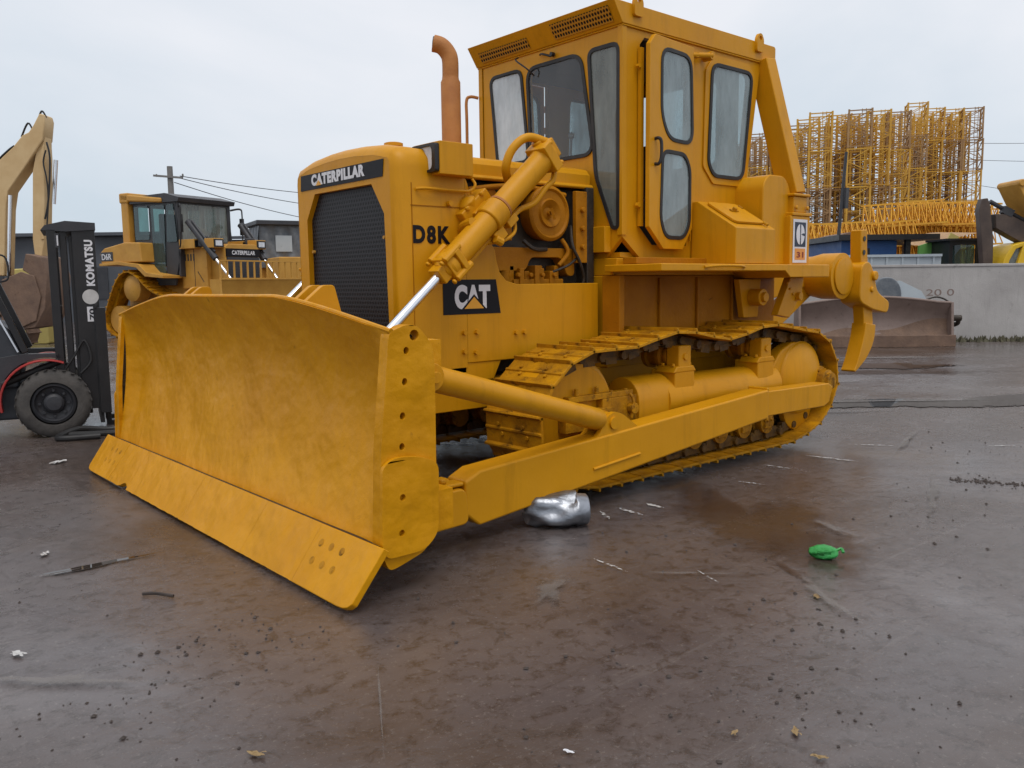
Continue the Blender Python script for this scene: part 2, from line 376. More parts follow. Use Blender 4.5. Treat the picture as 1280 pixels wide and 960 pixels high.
g = MB(); g.panel([(-.335, 2.186), (-.255, 2.186), (-.295, 2.222)], [], (2.4095, 0, 0), (0, 1, 0), (0, 0, 1), 0, .001); g.build('triangle_mark', 'decal_yellow', rgo)
g = MB(); g.lathe((2.12, .25, 2.36), (0, 0, 1), [(0, .05), (.05, .05), (.055, .065), (.075, .065), (.08, .05), (.085, .0)]); g.build('radiator_cap', Y, rgo)
# seam, grab rail on the nose side
g = MB(); g.tube([(2.26, .71, 2.08), (2.2, .735, 2.085), (1.95, .735, 2.085), (1.84, .735, 2.09), (1.80, .74, 2.13), (1.80, .71, 2.17)], .010)
g.cyl((2.0, .70, 2.0), (2.0, .735, 2.0), .018, n=10); g.build('grab_rail', Y, dozer)
g = MB(); g.box(2.289, 2.294, .69, .704, .95, 2.12); g.box(1.9, 2.30, .695, .704, 1.975, 1.981); g.build('door_seam', 'yellow_dark', dozer)
text_obj('model_lettering', 'D8K', 'decal_black', dozer, (2.29, .7015, 1.735), (-1, 0, 0), (0, 0, 1), .30, .118, .045, .001, space=1.22)
cat = MB(); cat.panel([(-2.06, 1.265), (-1.56, 1.265), (-1.60, 1.50), (-2.06, 1.50)], [], (0, .7015, 0), (-1, 0, 0), (0, 0, 1), 0, .002)
cato = cat.build('side_decal', 'decal_black', dozer)
# panel(ex=-x): points use -x as first coordinate
text_obj('lettering', 'CAT', 'decal_white', cato, (1.965, .7035, 1.30), (-1, 0, 0), (0, 0, 1), .31, .165, .065, .001, space=1.10)
g = MB(); g.panel([(-1.915, 1.292), (-1.685, 1.292), (-1.80, 1.40)], [], (0, .7062, 0), (-1, 0, 0), (0, 0, 1), 0, .001); g.build('triangle_outline', 'decal_black', cato)
g = MB(); g.panel([(-1.885, 1.302), (-1.715, 1.302), (-1.80, 1.382)], [], (0, .7078, 0), (-1, 0, 0), (0, 0, 1), 0, .001); g.build('triangle_mark', 'decal_yellow', cato)

# ---- hood
hd = MB()
ho = [(.565, 2.21), (.565, 2.30), (.53, 2.345), (.42, 2.37), (0, 2.385)]; ho = ho + [(-y, z) for y, z in reversed(ho[:-1])]
hd.prism(ho, 'x', .50, 1.86)
hd.box(.50, 1.86, .555, .60, 2.19, 2.225)
hd_o = hd.build('hood', Y, dozer, .02, 3)
for s in (1, -1):
    g = MB(); g.prism([(1.86, 2.175), (2.13, 2.175), (2.13, 2.385), (1.86, 2.385)], 'y', s * .50, s * .80)
    lb = g.build('headlight', Y, dozer, .006)
    g = MB(); y0, y1 = sorted((s * .53, s * .79)); g.panel(rp([(y0, 2.19), (y1, 2.19), (y1, 2.372), (y0, 2.372)], .02), [rp([(y0 + .035, 2.205), (y1 - .035, 2.205), (y1 - .035, 2.355), (y0 + .035, 2.355)], .04)], (2.13, 0, 0), (0, 1, 0), (0, 0, 1), 0, .035)
    g.build('lamp_surround', 'black', lb)
    g = MB(); g.panel(rp([(y0 + .03, 2.20), (y1 - .03, 2.20), (y1 - .03, 2.36), (y0 + .03, 2.36)], .04), [], (2.13, 0, 0), (0, 1, 0), (0, 0, 1), .005, .02)
    g.build('lens', 'lamp_lens', lb)
# ---- exhaust
g = MB(); g.lathe((1.43, 0, 2.36), (0, 0, 1), [(0, .088), (.06, .088), (.065, .074), (.62, .074), (.64, .064), (.66, .062)])
g.tube([(1.43, 0, 3.0), (1.43, 0, 3.14), (1.447, -.012, 3.20), (1.485, -.035, 3.245), (1.53, -.07, 3.262)], .062, 20)
ex = g.build('exhaust_stack', 'orange_rust', dozer)
g = MB(); g.cyl((1.527, -.068, 3.262), (1.533, -.073, 3.263), .050, n=20); g.build('pipe_mouth', 'black', ex)
# ---- engine seen through the open side
g = MB(); g.box(.55, 1.88, -.50, .50, .82, 2.19); g.box(.52, .60, -.62, .62, 1.40, 2.2); g.build('engine_block', 'grease', dozer, .01)
g = MB(); g.lathe((1.0, .50, 1.985), (0, 1, 0), [(0, .19), (.10, .205), (.12, .205), (.13, .195), (.135, .18), (.12, .165), (.12, .11), (.135, .10), (.125, .08), (.10, .045), (.11, .02), (.13, .015)], 40)
g.bar((1.0, .64, 2.02), (.985, .66, 1.94), .02, .02); g.build('air_cleaner_bowl', 'yellow_dark', dozer)
g = MB()
g.prism(rp([(1.62, 1.56), (1.62, 1.73), (.72, 1.73), (.72, 1.52), (.80, 1.52), (.86, 1.66), (1.18, 1.66), (1.22, 1.56)], .05), 'y', .50, .60)
for i in range(7): g.box(1.34 - i * .075, 1.385 - i * .075, .5, .60 + (i % 2) * .03, 1.44, 1.60 - .02 * (i % 3))
g.cyl((1.40, .55, 1.62), (1.40, .55, 1.40), .05); g.cyl((1.08, .56, 1.60), (1.08, .56, 1.42), .04); g.box(.86, 1.36, .52, .62, 1.44, 1.50)
for i in range(4): g.bolt((1.33 - i * .12, .62, 1.53), (0, 1, 0), .02, .03)
g.build('fuel_pump', 'yellow_dark', dozer, .006)
g = MB()
g.tube([(.76, .60, 1.9), (.80, .66, 1.75), (.73, .67, 1.62), (.68, .66, 1.50), (.70, .64, 1.42)], .012)
g.tube([(.98, .62, 1.55), (.85, .66, 1.60), (.74, .65, 1.66)], .010); g.tube([(1.5, .60, 1.80), (1.42, .64, 1.95), (1.3, .62, 2.1)], .018)
g.tube([(1.25, .6, 1.78), (1.18, .64, 1.72), (1.02, .6, 1.72)], .016)
g.build('engine_hoses', 'grease', dozer)
g = MB(); g.box(1.32, 1.74, .50, .56, 1.78, 2.02); g.cyl((1.56, .50, 2.08), (1.56, .60, 2.08), .07); g.box(.64, .76, .62, .66, 1.62, 2.16); g.tube([(1.72, .56, 2.12), (1.5, .60, 2.15), (1.2, .58, 2.17), (.8, .58, 2.13)], .022); g.tube([(.86, .60, 1.80), (.82, .63, 1.70), (.9, .61, 1.60)], .018)
for k in range(5): g.bolt((1.36 + k * .085, .56, 1.99), (0, 1, 0), .012, .015); g.bolt((1.36 + k * .085, .56, 1.81), (0, 1, 0), .012, .015)
for k in range(3): g.cyl((.70, .66, 1.74 + .14 * k), (.70, .69, 1.74 + .14 * k), .02, n=10)
g.build('engine_cover', 'yellow_dark', dozer, .006)

# ---- blade
blade = MB()
def zt(y):
    a = abs(y)
    return 1.41 if a < .85 else 1.41 - .155 * min(1, (a - .85) / 1.15) ** 1.25
def bx(t): return 3.40 - .085 * t - .54 * t * (1 - t) * (.62 + .7 * t) + .02 * t * t   # concave face, t = 0 bottom .. 1 top
dents = [(random.uniform(-1.9, 1.9), random.uniform(.3, 1.3), random.uniform(.08, .25), random.uniform(-.012, .014)) for _ in range(26)]
def face(u, v, off=0):
    y = -1.985 + 3.97 * u; z = .245 + (zt(y) - .245) * v; x = bx(v) - off
    k = min(1, min(u, 1 - u) * 22)
    x = x * k + (3.405 - .085 * v - off) * (1 - k) if k < 1 else x
    for a, b, r, d in dents: x += d * math.exp(-((y - a) ** 2 + (z - b) ** 2) / (r * r))
    return (x, y, z)
blade.grid(lambda u, v: face(u, v), 120, 36)
blade.grid(lambda u, v: face(u, v, .045), 120, 36)
for v0 in (0, 1): blade.grid(lambda u, v, v0=v0: face(u, v0, .045 * v), 120, 1)
# back: box sections, ribs
blade.box(2.95, 3.19, -1.96, 1.96, .26, .46); blade.box(2.96, 3.10, -1.9, 1.9, 1.02, 1.20)
for y in (-1.3, -.5, 0, .5, 1.3): blade.prism([(3.12, .46), (2.98, .46), (2.98, 1.02), (3.10, 1.02)], 'y', y - .02, y + .02)
bo = blade.build('blade', 'yellow_rough', dozer)
g = MB(); tb = []
for i in range(61):
    y = -2.0 + 4.0 * i / 60; tb.append((3.315 + random.uniform(-.004, .004), y, zt(y) + .004))
g.tube(tb[::3], .013, 8); g.build('top_rim', 'yellow_rough', bo)
for s in (1, -1):   # end plates
    g = MB()
    pl = [(3.325, 1.255), (3.22, 1.29), (3.16, 1.275), (3.085, 1.19), (3.07, 1.10), (3.075, .62), (3.085, .26), (3.16, .185), (3.29, .145), (3.36, .13), (3.405, .24), (3.385, .70)]
    pl2 = rp(pl, .03, 3)
    holes = [[(cx + .015 * math.cos(2 * PI * k / 10), cz + .018 * math.sin(2 * PI * k / 10)) for k in range(10)] for cx, cz in ((3.232, 1.165), (3.245, 1.02), (3.262, .86), (3.27, .715))]
    holes.append([(3.185 + .026 * math.cos(2 * PI * k / 12), 1.235 + .026 * math.sin(2 * PI * k / 12)) for k in range(12)])
    g.panel(pl2, holes, (0, s * 1.965, 0), (1, 0, 0), (0, 0, 1), -.035, .035)
    e = g.build('end_plate', 'yellow_rough', bo, .007)
    g = MB(); g.prism(inset(pl2, .03), 'y', s * 1.93, s * 1.945); g.build('plate_core', 'grease', bo)
    g = MB(); wp = rp([(3.395, .64), (3.33, .675), (3.20, .665), (3.078, .62), (3.088, .27), (3.17, .20), (3.38, .20), (3.41, .25)], .05, 4)
    h2 = [[(cx + .016 * math.cos(2 * PI * k / 10), cz + .016 * math.sin(2 * PI * k / 10)) for k in range(10)] for cx, cz in ((3.29, .48), (3.30, .31))]
    g.panel(wp, h2, (0, s * 2.001, 0), (1, 0, 0), (0, 0, 1), 0, -.024 * s)
    w = g.build('wear_plate', 'yellow_rough', bo, .012)
    pass
    # lug with the brace pin on the rear edge
    g = MB(); g.cyl((3.04, s * 1.80, 1.02), (3.04, s * 1.94, 1.02), .07); g.box(3.04, 3.14, s * 1.80, s * 1.92, .95, 1.09); g.cyl((3.04, s * 1.93, 1.02), (3.04, s * 1.975, 1.02), .03, n=12); g.build('brace_lug', Y, bo, .004)
    # upright clevis behind the top edge, takes the lift rod
    g = MB()
    for dy in (-.07, .07): g.prism(rp([(3.11, .98), (3.16, 1.24), (3.22, 1.38), (3.10, 1.475), (3.03, 1.475), (2.90, .98)], .02, 3), 'y', s * .90 + dy - .02, s * .90 + dy + .02)
    g.cyl((3.0, s * .90 - .1, 1.06), (3.0, s * .90 + .1, 1.06), .04); g.build('clevis', Y, bo, .008)
    # cutting edge end bits
    g = MB(); b0, b1 = (1.519, 2.06)
    def ce(y, t, n): # t 0 top..1 ground
        p = Vector((3.415, 0, .262)).lerp(Vector((3.60, 0, .004)), t); return Vector((p.x, y, p.z)) + Vector((.81, 0, .58)) * n
    ys = [(b0, 0), (b0, 1.0), (b1 - .10, 1.0), (b1 - .045, .985), (b1 - .012, .95), (b1 + .01, .88), (b1 + .035, 0)]
    vs = [ce(s * y, t, .036) for y, t in ys] + [ce(s * y, t, 0) for y, t in ys]; n = len(ys)
    g.add(vs, [tuple(range(n)), tuple(range(2 * n - 1, n - 1, -1))] + [(i, (i + 1) % n, n + (i + 1) % n, n + i) for i in range(n)])
    g.build('end_bit', 'yellow_edge', bo, .005)
    for (yy, t) in ((1.60, .28), (1.70, .28), (1.80, .28), (1.60, .58), (1.70, .58), (1.80, .58)):
        g = MB(); c = ce(s * yy, t, .037); g.lathe(c, (.81, 0, .58), [(0, .021), (-.001, .021), (-.001, .016), (.001, .014), (.001, .0)], 12)
        g.build('edge_bolt', 'yellow_muddy', bo)
g = MB()
def cpt(y, t, nrm):
    p = Vector((3.415, 0, .262)).lerp(Vector((3.60, 0, .004)), t); return Vector((p.x, y, p.z)) + Vector((.81, 0, .58)) * nrm
for (a, b) in ((-1.512, -1.085), (-1.083, .0), (.002, .90), (.902, 1.518)):
    N = 30; top = []; 
    ch = lambda y: 1.0 - random.uniform(0, .010) - (.13 * math.exp(-((y + 1.15) / .07) ** 2) if a < -1.5 else 0)
    ys = [a + (b - a) * i / N for i in range(N + 1)]; bot = [ch(y) for y in ys]
    for nrm in (.034, 0): g.add([cpt(y, 0, nrm) for y in ys] + [cpt(y, t, nrm) for y, t in zip(ys, bot)], [(i, i + 1, N + 2 + i, N + 1 + i) for i in range(N)])
    for t0 in (0, 1): g.add([cpt(y, 0 if t0 == 0 else t, .034) for y, t in zip(ys, bot)] + [cpt(y, 0 if t0 == 0 else t, 0) for y, t in zip(ys, bot)], [(i, i + 1, N + 2 + i, N + 1 + i) for i in range(N)])
    for j in (0, N): g.add([cpt(ys[j], 0, 0), cpt(ys[j], bot[j], 0), cpt(ys[j], bot[j], .034), cpt(ys[j], 0, .034)], [(0, 1, 2, 3)])
g.build('cutting_edge', 'yellow_edge', bo, 0)
g = MB(); g.box(3.37, 3.412, -1.99, 1.99, .235, .262); g.build('edge_backing', 'grease', bo)

# ---- push arms, braces
for s in (1, -1):
    g = MB(); y0, y1 = s * 1.43, s * 1.61
    g.prism([(2.50, .10), (2.60, .18), (2.60, .37), (2.49, .42), (-.42, .615), (-.42, .385)], 'y', y0, y1)
    pa = g.build('push_arm', Y, dozer, .016, 3)
    g = MB(); g.prism([(-.425, .60), (-1.36, .585), (-1.43, .55), (-1.38, .42), (-1.30, .39), (-.425, .40)], 'y', s * 1.44, s * 1.595); g.box(-.44, -.41, s * 1.42, s * 1.60, .37, .63)
    g.build('rear_arm_plate', Y, pa, .01)
    g = MB(); g.prism(rp([(2.58, .13), (2.86, .12), (2.92, .20), (2.90, .33), (2.60, .34)], .05, 4), 'y', s * 1.50, s * 1.62)
    g.box(2.58, 3.06, s * 1.36, s * 1.46, .14, .36); g.cyl((2.80, s * 1.34, .24), (2.80, s * 1.645, .24), .045, n=14); g.box(2.86, 3.07, s * 1.45, s * 1.64, .12, .36)
    g.box(2.60, 2.85, s * 1.50, s * 1.60, .345, .37); g.bolt((2.72, s * 1.55, .37), (0, 0, 1), .03, .03); g.bolt((2.80, s * 1.52, .37), (0, 0, 1), .025, .025)
    g.build('arm_knuckle', Y, pa, .012)
    g = MB(); a, b = (1.57, .285), (1.12, .325)
    g.cyl((a[0], s * 1.612, a[1]), (b[0], s * 1.612, b[1]), .010, n=8); g.build('weld_bead', Y, pa)
    g = MB()
    for dy in (1.45, 1.565): g.prism(rp([(1.62, .44), (1.50, .50), (1.44, .60), (1.36, .635), (1.28, .61), (1.10, .49), (1.00, .50)], .03, 4), 'y', s * dy, s * (dy + .035))
    g.cyl((1.37, s * 1.44, .56), (1.37, s * 1.615, .56), .04, n=14); g.build('brace_lug', Y, pa, .008)
    g = MB(); a = Vector((3.04, s * 1.87, 1.02)); b = Vector((1.38, s * 1.53, .565)); L = (b - a).length
    g.lathe(a, b - a, [(0, .05), (.03, .062), (.06, .068), (L - .34, .068), (L - .30, .072), (L - .10, .072), (L - .06, .055), (L, .05)], 24)
    g.cyl(b - Vector((0, s * .045, 0)), b + Vector((0, s * .045, 0)), .062, n=18)
    g.build('blade_brace', Y, dozer)

# ---- lift cylinders
for s in (1, -1):
    y = s * .87; A = Vector((3.0, y, 1.06 - .20)); top = Vector((1.14, y, 2.46)); 
    A = Vector((2.98, y, 1.06)) ; P1 = Vector((2.19, y, 1.545)); d = (top - P1).normalized()
    A = P1 - d * 1.02
    g = MB(); g.lathe(P1, d, [(0, .06), (.05, .095), (.055, .095), (.09, .095), (.095, .083), (.60, .083), (.605, .088), (.64, .088), (.645, .083), (1.14, .083), (1.16, .09), (1.26, .09), (1.28, .06), (1.285, .0)], 32)
    cb = g.build('lift_cylinder', Y, dozer)
    g = MB(); g.cyl(A, P1 + d * .05, .031, n=24); g.build('rod', 'chrome', cb)
    side = Vector((0, s, 0)); up = d.cross(Vector((0, 1, 0))).normalized(); up = up if up.z > 0 else -up
    g = MB()
    # square gland flange with lugs
    for q in ((-1, -1), (1, -1), (1, 1), (-1, 1)):
        c = P1 + d * .02 + side * .075 * q[0] + up * .075 * q[1]; g.cyl(c, c + d * .16, .024, n=10); g.bolt(c - d * .015, -d, .02, .02)
    g.bar(P1 + d * .02, P1 + d * .09, .17, .17, up); g.bar(P1 + d * .105, P1 + d * .15, .20, .15, up)
    g.bar(P1 - d * .05, P1 + d * .02, .11, .11, up)
    g.build('gland', Y, cb, .008)
    g = MB()   # trunnion yoke at mid length
    t = P1 + d * .58
    g.lathe(t, d, [(-.07, .084), (-.065, .098), (.065, .098), (.07, .084)], 28); g.bar(t - side * .12 - d * .07, t - side * .12 + d * .07, .10, .15, up)
    g.cyl(t - side * .26, t + side * .02, .055, n=16); g.bar(t - side * .17 - d * .14 + up * .02, t - side * .17 + d * .14 + up * .02, .14, .22, up)
    g.cyl(t - side * .16 - up * .02 - d * .26, t - side * .16 - up * .02 - d * .1, .042, n=12); g.lathe(t - side * .16 + up * .14 - d * .02, up, [(-.05, .06), (.0, .07), (.015, .05), (.03, .02)], 14)
    for k in (-1, 1): g.bolt(t - side * .1 + up * .11 + d * .08 * k, up, .02, .03); g.bolt(t - side * .22 + up * .12 + d * .09 * k, up, .02, .03)
    g.build('trunnion_yoke', Y, dozer, .012)
    g = MB(); t2 = P1 + d * .40; g.tube([t2 - side * .17 + up * .0, t2 - side * .1 + up * .06, t2 + side * .02 + up * .085], .03, 10); g.bolt(t2 - side * .19, -side, .03, .02); g.build('port_fitting', Y, cb)
    g = MB()   # head cap with hose elbows
    h = P1 + d * 1.22
    g.bar(h - d * .06, h + d * .02, .20, .20, up); g.cyl(h + d * .02 - up * .09 - side * .03, h + d * .02 + up * .12 - side * .03, .04, n=12)
    g.bar(h + up * .02 + d * .02, h + up * .02 + d * .09, .12, .14, up)
    for q in ((-1, -1), (1, -1), (1, 1), (-1, 1)): g.bolt(h + side * .08 * q[0] + up * .08 * q[1] + d * .02, d, .018, .025)
    g.build('head_cap', Y, cb, .01)
    g = MB(); g.tube([h + d * .07 + up * .07, h - d * .02 + up * .18 - side * .04, h - d * .16 + up * .19 - side * .07, h - d * .27 + up * .12 - side * .1, h - d * .27 - side * .16], .030, 12)
    g.tube([h + d * .04 - up * .08, h - d * .06 - up * .15 + side * .02, h - d * .16 - up * .15 + side * .02, h - d * .30 - up * .17, h - d * .42 - up * .13 - side * .02, h - d * .55 - up * .115], .020, 10)
    g.tube([h - d * .62 - up * .105, h - d * .80 - up * .10, h - d * 1.0 - up * .10, P1 + d * .12 - up * .085], .014, 8)
    g.tube([h - d * .50 - up * .11, h - d * .58 - up * .19 + side * .02, h - d * .70 - up * .17 + side * .03, h - d * .80 - up * .11], .012, 8)
    g.build('hydraulic_pipe', Y, cb)
    g = MB(); c = P1 + d * .66; g.bar(c - up * .115 - d * .05, c - up * .115 + d * .05, .09, .06, up); c = P1 + d * .50; g.bar(c - up * .115 - d * .04, c - up * .115 + d * .06, .11, .08, up); g.bolt(c - up * .15, -up, .025, .03)
    g.cyl(c - up * .10 + side * .05 - d * .05, c - up * .16 + side * .05 - d * .02, .03, n=10)
    g.build('pipe_clamp', Y, cb, .008)
    g = MB(); c = P1 + d * .66; g.lathe(c, d, [(-.008, .084), (-.008, .092), (.008, .092), (.008, .084)], 28); g.build('clamp_band', 'orange_rust', cb)

# ---- undercarriage
pathA = [(1.25, .062), (.6, .062), (0, .062), (-.6, .062), (-1.15, .062), (-1.42, .10), (-1.70, .20), (-1.88, .37), (-1.95, .52), (-1.93, .70), (-1.80, .90), (-1.62, 1.0), (-1.42, 1.03), (-1.10, 1.08), (-.80, 1.11), (-.55, 1.065), (-.25, 1.02), (.05, 1.065), (.32, 1.11), (.58, 1.08), (.84, 1.025), (1.10, 1.02), (1.36, 1.01), (1.55, .93), (1.70, .80), (1.79, .64), (1.81, .48), (1.76, .31), (1.63, .17), (1.45, .09)]
def resample(pts, n):
    P = [Vector((p[0], 0, p[1])) for p in pts]; m = len(P); dense = []
    for i in range(m):
        a, b, c, d = P[i - 1], P[i], P[(i + 1) % m], P[(i + 2) % m]
        for j in range(12):
            t = j / 12; dense.append(.5 * ((2 * b) + (c - a) * t + (2 * a - 5 * b + 4 * c - d) * t * t + (3 * b - a - 3 * c + d) * t ** 3))
    L = [0]
    for i in range(len(dense)): L.append(L[-1] + (dense[(i + 1) % len(dense)] - dense[i]).length)
    out = []; k = 0
    for i in range(n):
        s_ = L[-1] * i / n
        while L[k + 1] < s_: k += 1
        t = (s_ - L[k]) / (L[k + 1] - L[k]); out.append(dense[k].lerp(dense[(k + 1) % len(dense)], t))
    return out, L[-1]
NS = 38
cpts, plen = resample(pathA, NS); pitch = plen / NS
def shoe_mesh():
    g = MB(); p = pitch * .5 + .006
    # plate with two notches on the leading edge, seen from above (x along, y across)
    out = [(-p, -.28), (p, -.28), (p, -.09), (p - .022, -.085), (p - .03, -.06), (p - .022, -.035), (p, -.03), (p, .03), (p - .022, .035), (p - .03, .06), (p - .022, .085), (p, .09), (p, .28), (-p, .28)]
    g.prism(out, 'z', -.020, 0)
    g.prism([(-p - .006, -.016), (-p + .026, -.004), (-p + .012, .024), (-p - .004, .024)], 'y', -.28, .28)
    g.prism([(-.012, -.002), (.018, -.002), (.010, .010), (-.004, .010)], 'y', -.28, .28)
    g.prism([(p - .02, 0), (p + .012, -.012), (p + .014, -.026), (p - .01, -.02)], 'y', -.275, -.1); g.prism([(p - .02, 0), (p + .012, -.012), (p + .014, -.026), (p - .01, -.02)], 'y', .1, .275)
    for y in (-.125, .125):
        for x in (-.03, .035): g.bolt((x, y + (.02 if x > 0 else -.02), 0), (0, 0, 1), .017, .014)
    return g
shoe0 = shoe_mesh().build('track_shoe', 'yellow_muddy', None, .003, 1)
first = True
for s in (1, -1):
    g = MB()
    yc = s * 1.09
    for i in range(NS):
        a, b = cpts[i], cpts[(i + 1) % NS]; d = (b - a).normalized(); n = Vector((-d.z, 0, d.x))
        for dy in (-.10, .10):
            o = Vector((0, yc + dy, 0)); q = a + o - n * .02; r_ = b + o - n * .02
            m = (q + r_) / 2 - n * .055
            g.bar(m - d * (pitch * .53), m + d * (pitch * .53), .04, .07, n)
            g.bar(m - d * (pitch * .25) - n * .03, m + d * (pitch * .25) - n * .03, .05, .05, n)
        c = (a) - n * .075 + Vector((0, yc, 0)); g.cyl(c - Vector((0, .15, 0)), c + Vector((0, .15, 0)), .032, n=10)
    tr = g.build('track', 'chain', dozer)
    for i in range(NS):
        a, b = cpts[i], cpts[(i + 1) % NS]; d = (b - a).normalized(); n = Vector((-d.z, 0, d.x))
        # direction of travel: loop runs rearward along the ground, so outward normal is -n on the bottom
        if first: sh = shoe0; first = False
        else: sh = shoe0.copy(); COL.objects.link(sh)
        sh.parent = tr; mid = (a + b) / 2 + Vector((0, yc, 0))
        out = n
        X = -d; Z = out; Yv = Z.cross(X)
        sh.matrix_local = Matrix(((X.x, Yv.x, Z.x, mid.x), (X.y, Yv.y, Z.y, mid.y), (X.z, Yv.z, Z.z, mid.z), (0, 0, 0, 1)))
    # idler
    g = MB(); g.lathe((1.34, yc - s * .12, .53), (0, s, 0), [(0, .36), (.0, .40), (.04, .41), (.05, .44), (.19, .44), (.20, .41), (.23, .405), (.232, .395), (.24, .39), (.245, .0)], 48)
    idl = g.build('front_idler', Y, tr)
    g = MB(); g.lathe((1.34, s * 1.175, .53), (0, s, 0), [(0, .385), (.012, .385), (.016, .375), (.018, .0)], 48); g.build('idler_cover', Y, idl); 
    g = MB(); g.lathe((-1.50, yc - s * .05, .53), (0, s, 0), [(0, .36), (.10, .36)], 40)
    for k in range(22):
        a = 2 * PI * k / 22; c = Vector((-1.50 + .38 * math.cos(a), yc, .53 + .38 * math.sin(a))); r_ = Vector((math.cos(a), 0, math.sin(a))); g.bar(c - r_ * .05, c + r_ * .04, .09, .045, (0, 1, 0))
    g.build('sprocket', 'chain', tr)
    # roller frame
    g = MB(); y0, y1 = s * .95, s * 1.27
    g.prism([(.95, .34), (.95, .48), (-1.3, .50), (-1.3, .34)], 'y', y0, y1)
    g.box(-1.0, .9, s * .97, s * 1.25, .3, .36)
    fr_ = g.build('roller_frame', Y, dozer, .01)
    g = MB(); g.lathe((.42, s * 1.13, .57), (-1, 0, 0), [(0, .18), (.01, .185), (1.30, .175), (1.50, .19), (1.51, .0)], 32); g.build('recoil_housing', Y, fr_)
    g = MB()
    shp = [(.74, s * 1.30 if 0 else 0)]
    arc = [(1.13 + .165 * math.cos(a), .60 + .175 * math.sin(a)) for a in [R(x) for x in range(0, 181, 15)]]
    pr = [(s * y, z) for y, z in [(1.13 + .165, .44)] + arc + [(1.13 - .165, .44)]]
    g.prism(pr, 'x', .36, .76); g.build('recoil_cover', Y, fr_, .008)
    g = MB(); g.box(.70, 1.12, s * 1.0, s * 1.27, .47, .66); g.box(1.05, 1.50, s * 1.21, s * 1.29, .46, .60); g.box(.80, 1.45, s * 1.21, s * 1.27, .66, .70)
    for x in (.85, 1.0, 1.15, 1.35): g.bolt((x, s * 1.24, .66 if x < 1.1 else .70), (0, 0, 1), .018, .05)
    g.tube([(.86, s * 1.29, .68), (.84, s * 1.31, .62), (.85, s * 1.30, .50)], .012); g.cyl((.83, s * 1.27, .57), (.83, s * 1.32, .57), .04, n=14)
    g.build('idler_yoke', 'yellow_muddy', fr_, .01)
    for x in (.22, -.88):   # carrier rollers with their brackets
        g = MB(); g.box(x - .12, x + .12, s * 1.05, s * 1.285, .55, .80); g.prism([(x - .14, .78), (x + .14, .78), (x + .10, .83), (x - .10, .83)], 'y', s * 1.10, s * 1.29)
        g.box(x - .075, x + .075, s * 1.16, s * 1.285, .80, .985)
        b_ = g.build('carrier_bracket', Y, fr_, .012)
        g = MB(); g.bolt((x, s * 1.285, .90), (0, s, 0), .03, .012)
        for k in (-1, 1):
            g.bolt((x + .10 * k, s * 1.25, .83), (0, 0, 1), .014, .02); g.bolt((x + .10 * k, s * 1.15, .83), (0, 0, 1), .014, .02)
        g.build('bracket_bolts', Y, fr_)
        g = MB(); g.lathe((x, s * .92, .90), (0, s, 0), [(0, .05), (.01, .10), (.05, .105), (.055, .08), (.14, .08), (.145, .105), (.18, .105), (.19, .075), (.21, .075), (.215, .085), (.235, .085), (.24, .05)], 24); g.build('carrier_roller', 'yellow_dark', fr_)
    for k in range(7):
        x = 1.02 - k * .335; g = MB(); g.lathe((x, yc - .15, .25), (0, 1, 0), [(0, .06), (.0, .10), (.06, .10), (.07, .125), (.10, .125), (.11, .09), (.19, .09), (.20, .125), (.23, .125), (.24, .10), (.30, .10), (.301, .0)], 20); g.build('track_roller', 'yellow_muddy', fr_)
        g = MB(); g.box(x - .06, x + .06, s * 1.21, s * 1.26, .20, .33); g.bolt((x - .03, s * 1.26, .27), (0, s, 0), .014, .012); g.bolt((x + .03, s * 1.26, .27), (0, s, 0), .014, .012); g.build('roller_bracket', 'yellow_muddy', fr_, .005)
    # final drive cover and hub
    g = MB(); g.prism(rp([(-1.02, .46), (-1.02, .70), (-1.16, .86), (-1.36, .93), (-1.56, .90), (-1.76, .76), (-1.93, .52), (-1.80, .44), (-1.5, .40)], .06, 4), 'y', s * 1.14, s * 1.25)
    g.lathe((-1.47, s * 1.24, .60), (0, s, 0), [(0, .33), (.03, .32), (.07, .25), (.09, .15), (.095, .0)], 32)
    g.box(-1.10, -.76, s * 1.0, s * 1.26, .46, .70)
    g.build('final_drive_guard', Y, fr_, .02, 3)
    g = MB(); g.lathe((-1.72, s * 1.26, .56), (0, s, 0), [(0, .13), (.05, .13), (.055, .10), (.13, .10), (.135, .075), (.17, .075), (.175, .0)], 20)
    for k in range(6): g.bolt((-1.72 + .105 * math.cos(k * 1.05), s * 1.315, .56 + .105 * math.sin(k * 1.05)), (0, s, 0), .016, .018)
    g.bar((-1.72, s * 1.34, .52), (-1.70, s * 1.34, .42), .10, .08, (0, 1, 0))
    g.build('axle_hub', 'yellow_muddy', fr_, .004)
    g = MB(); g.lathe((-1.50, s * 1.17, .36), (0, s, 0), [(0, .24), (.05, .24), (.06, .22), (.065, .0)], 30); g.build('lower_guard', Y, fr_)

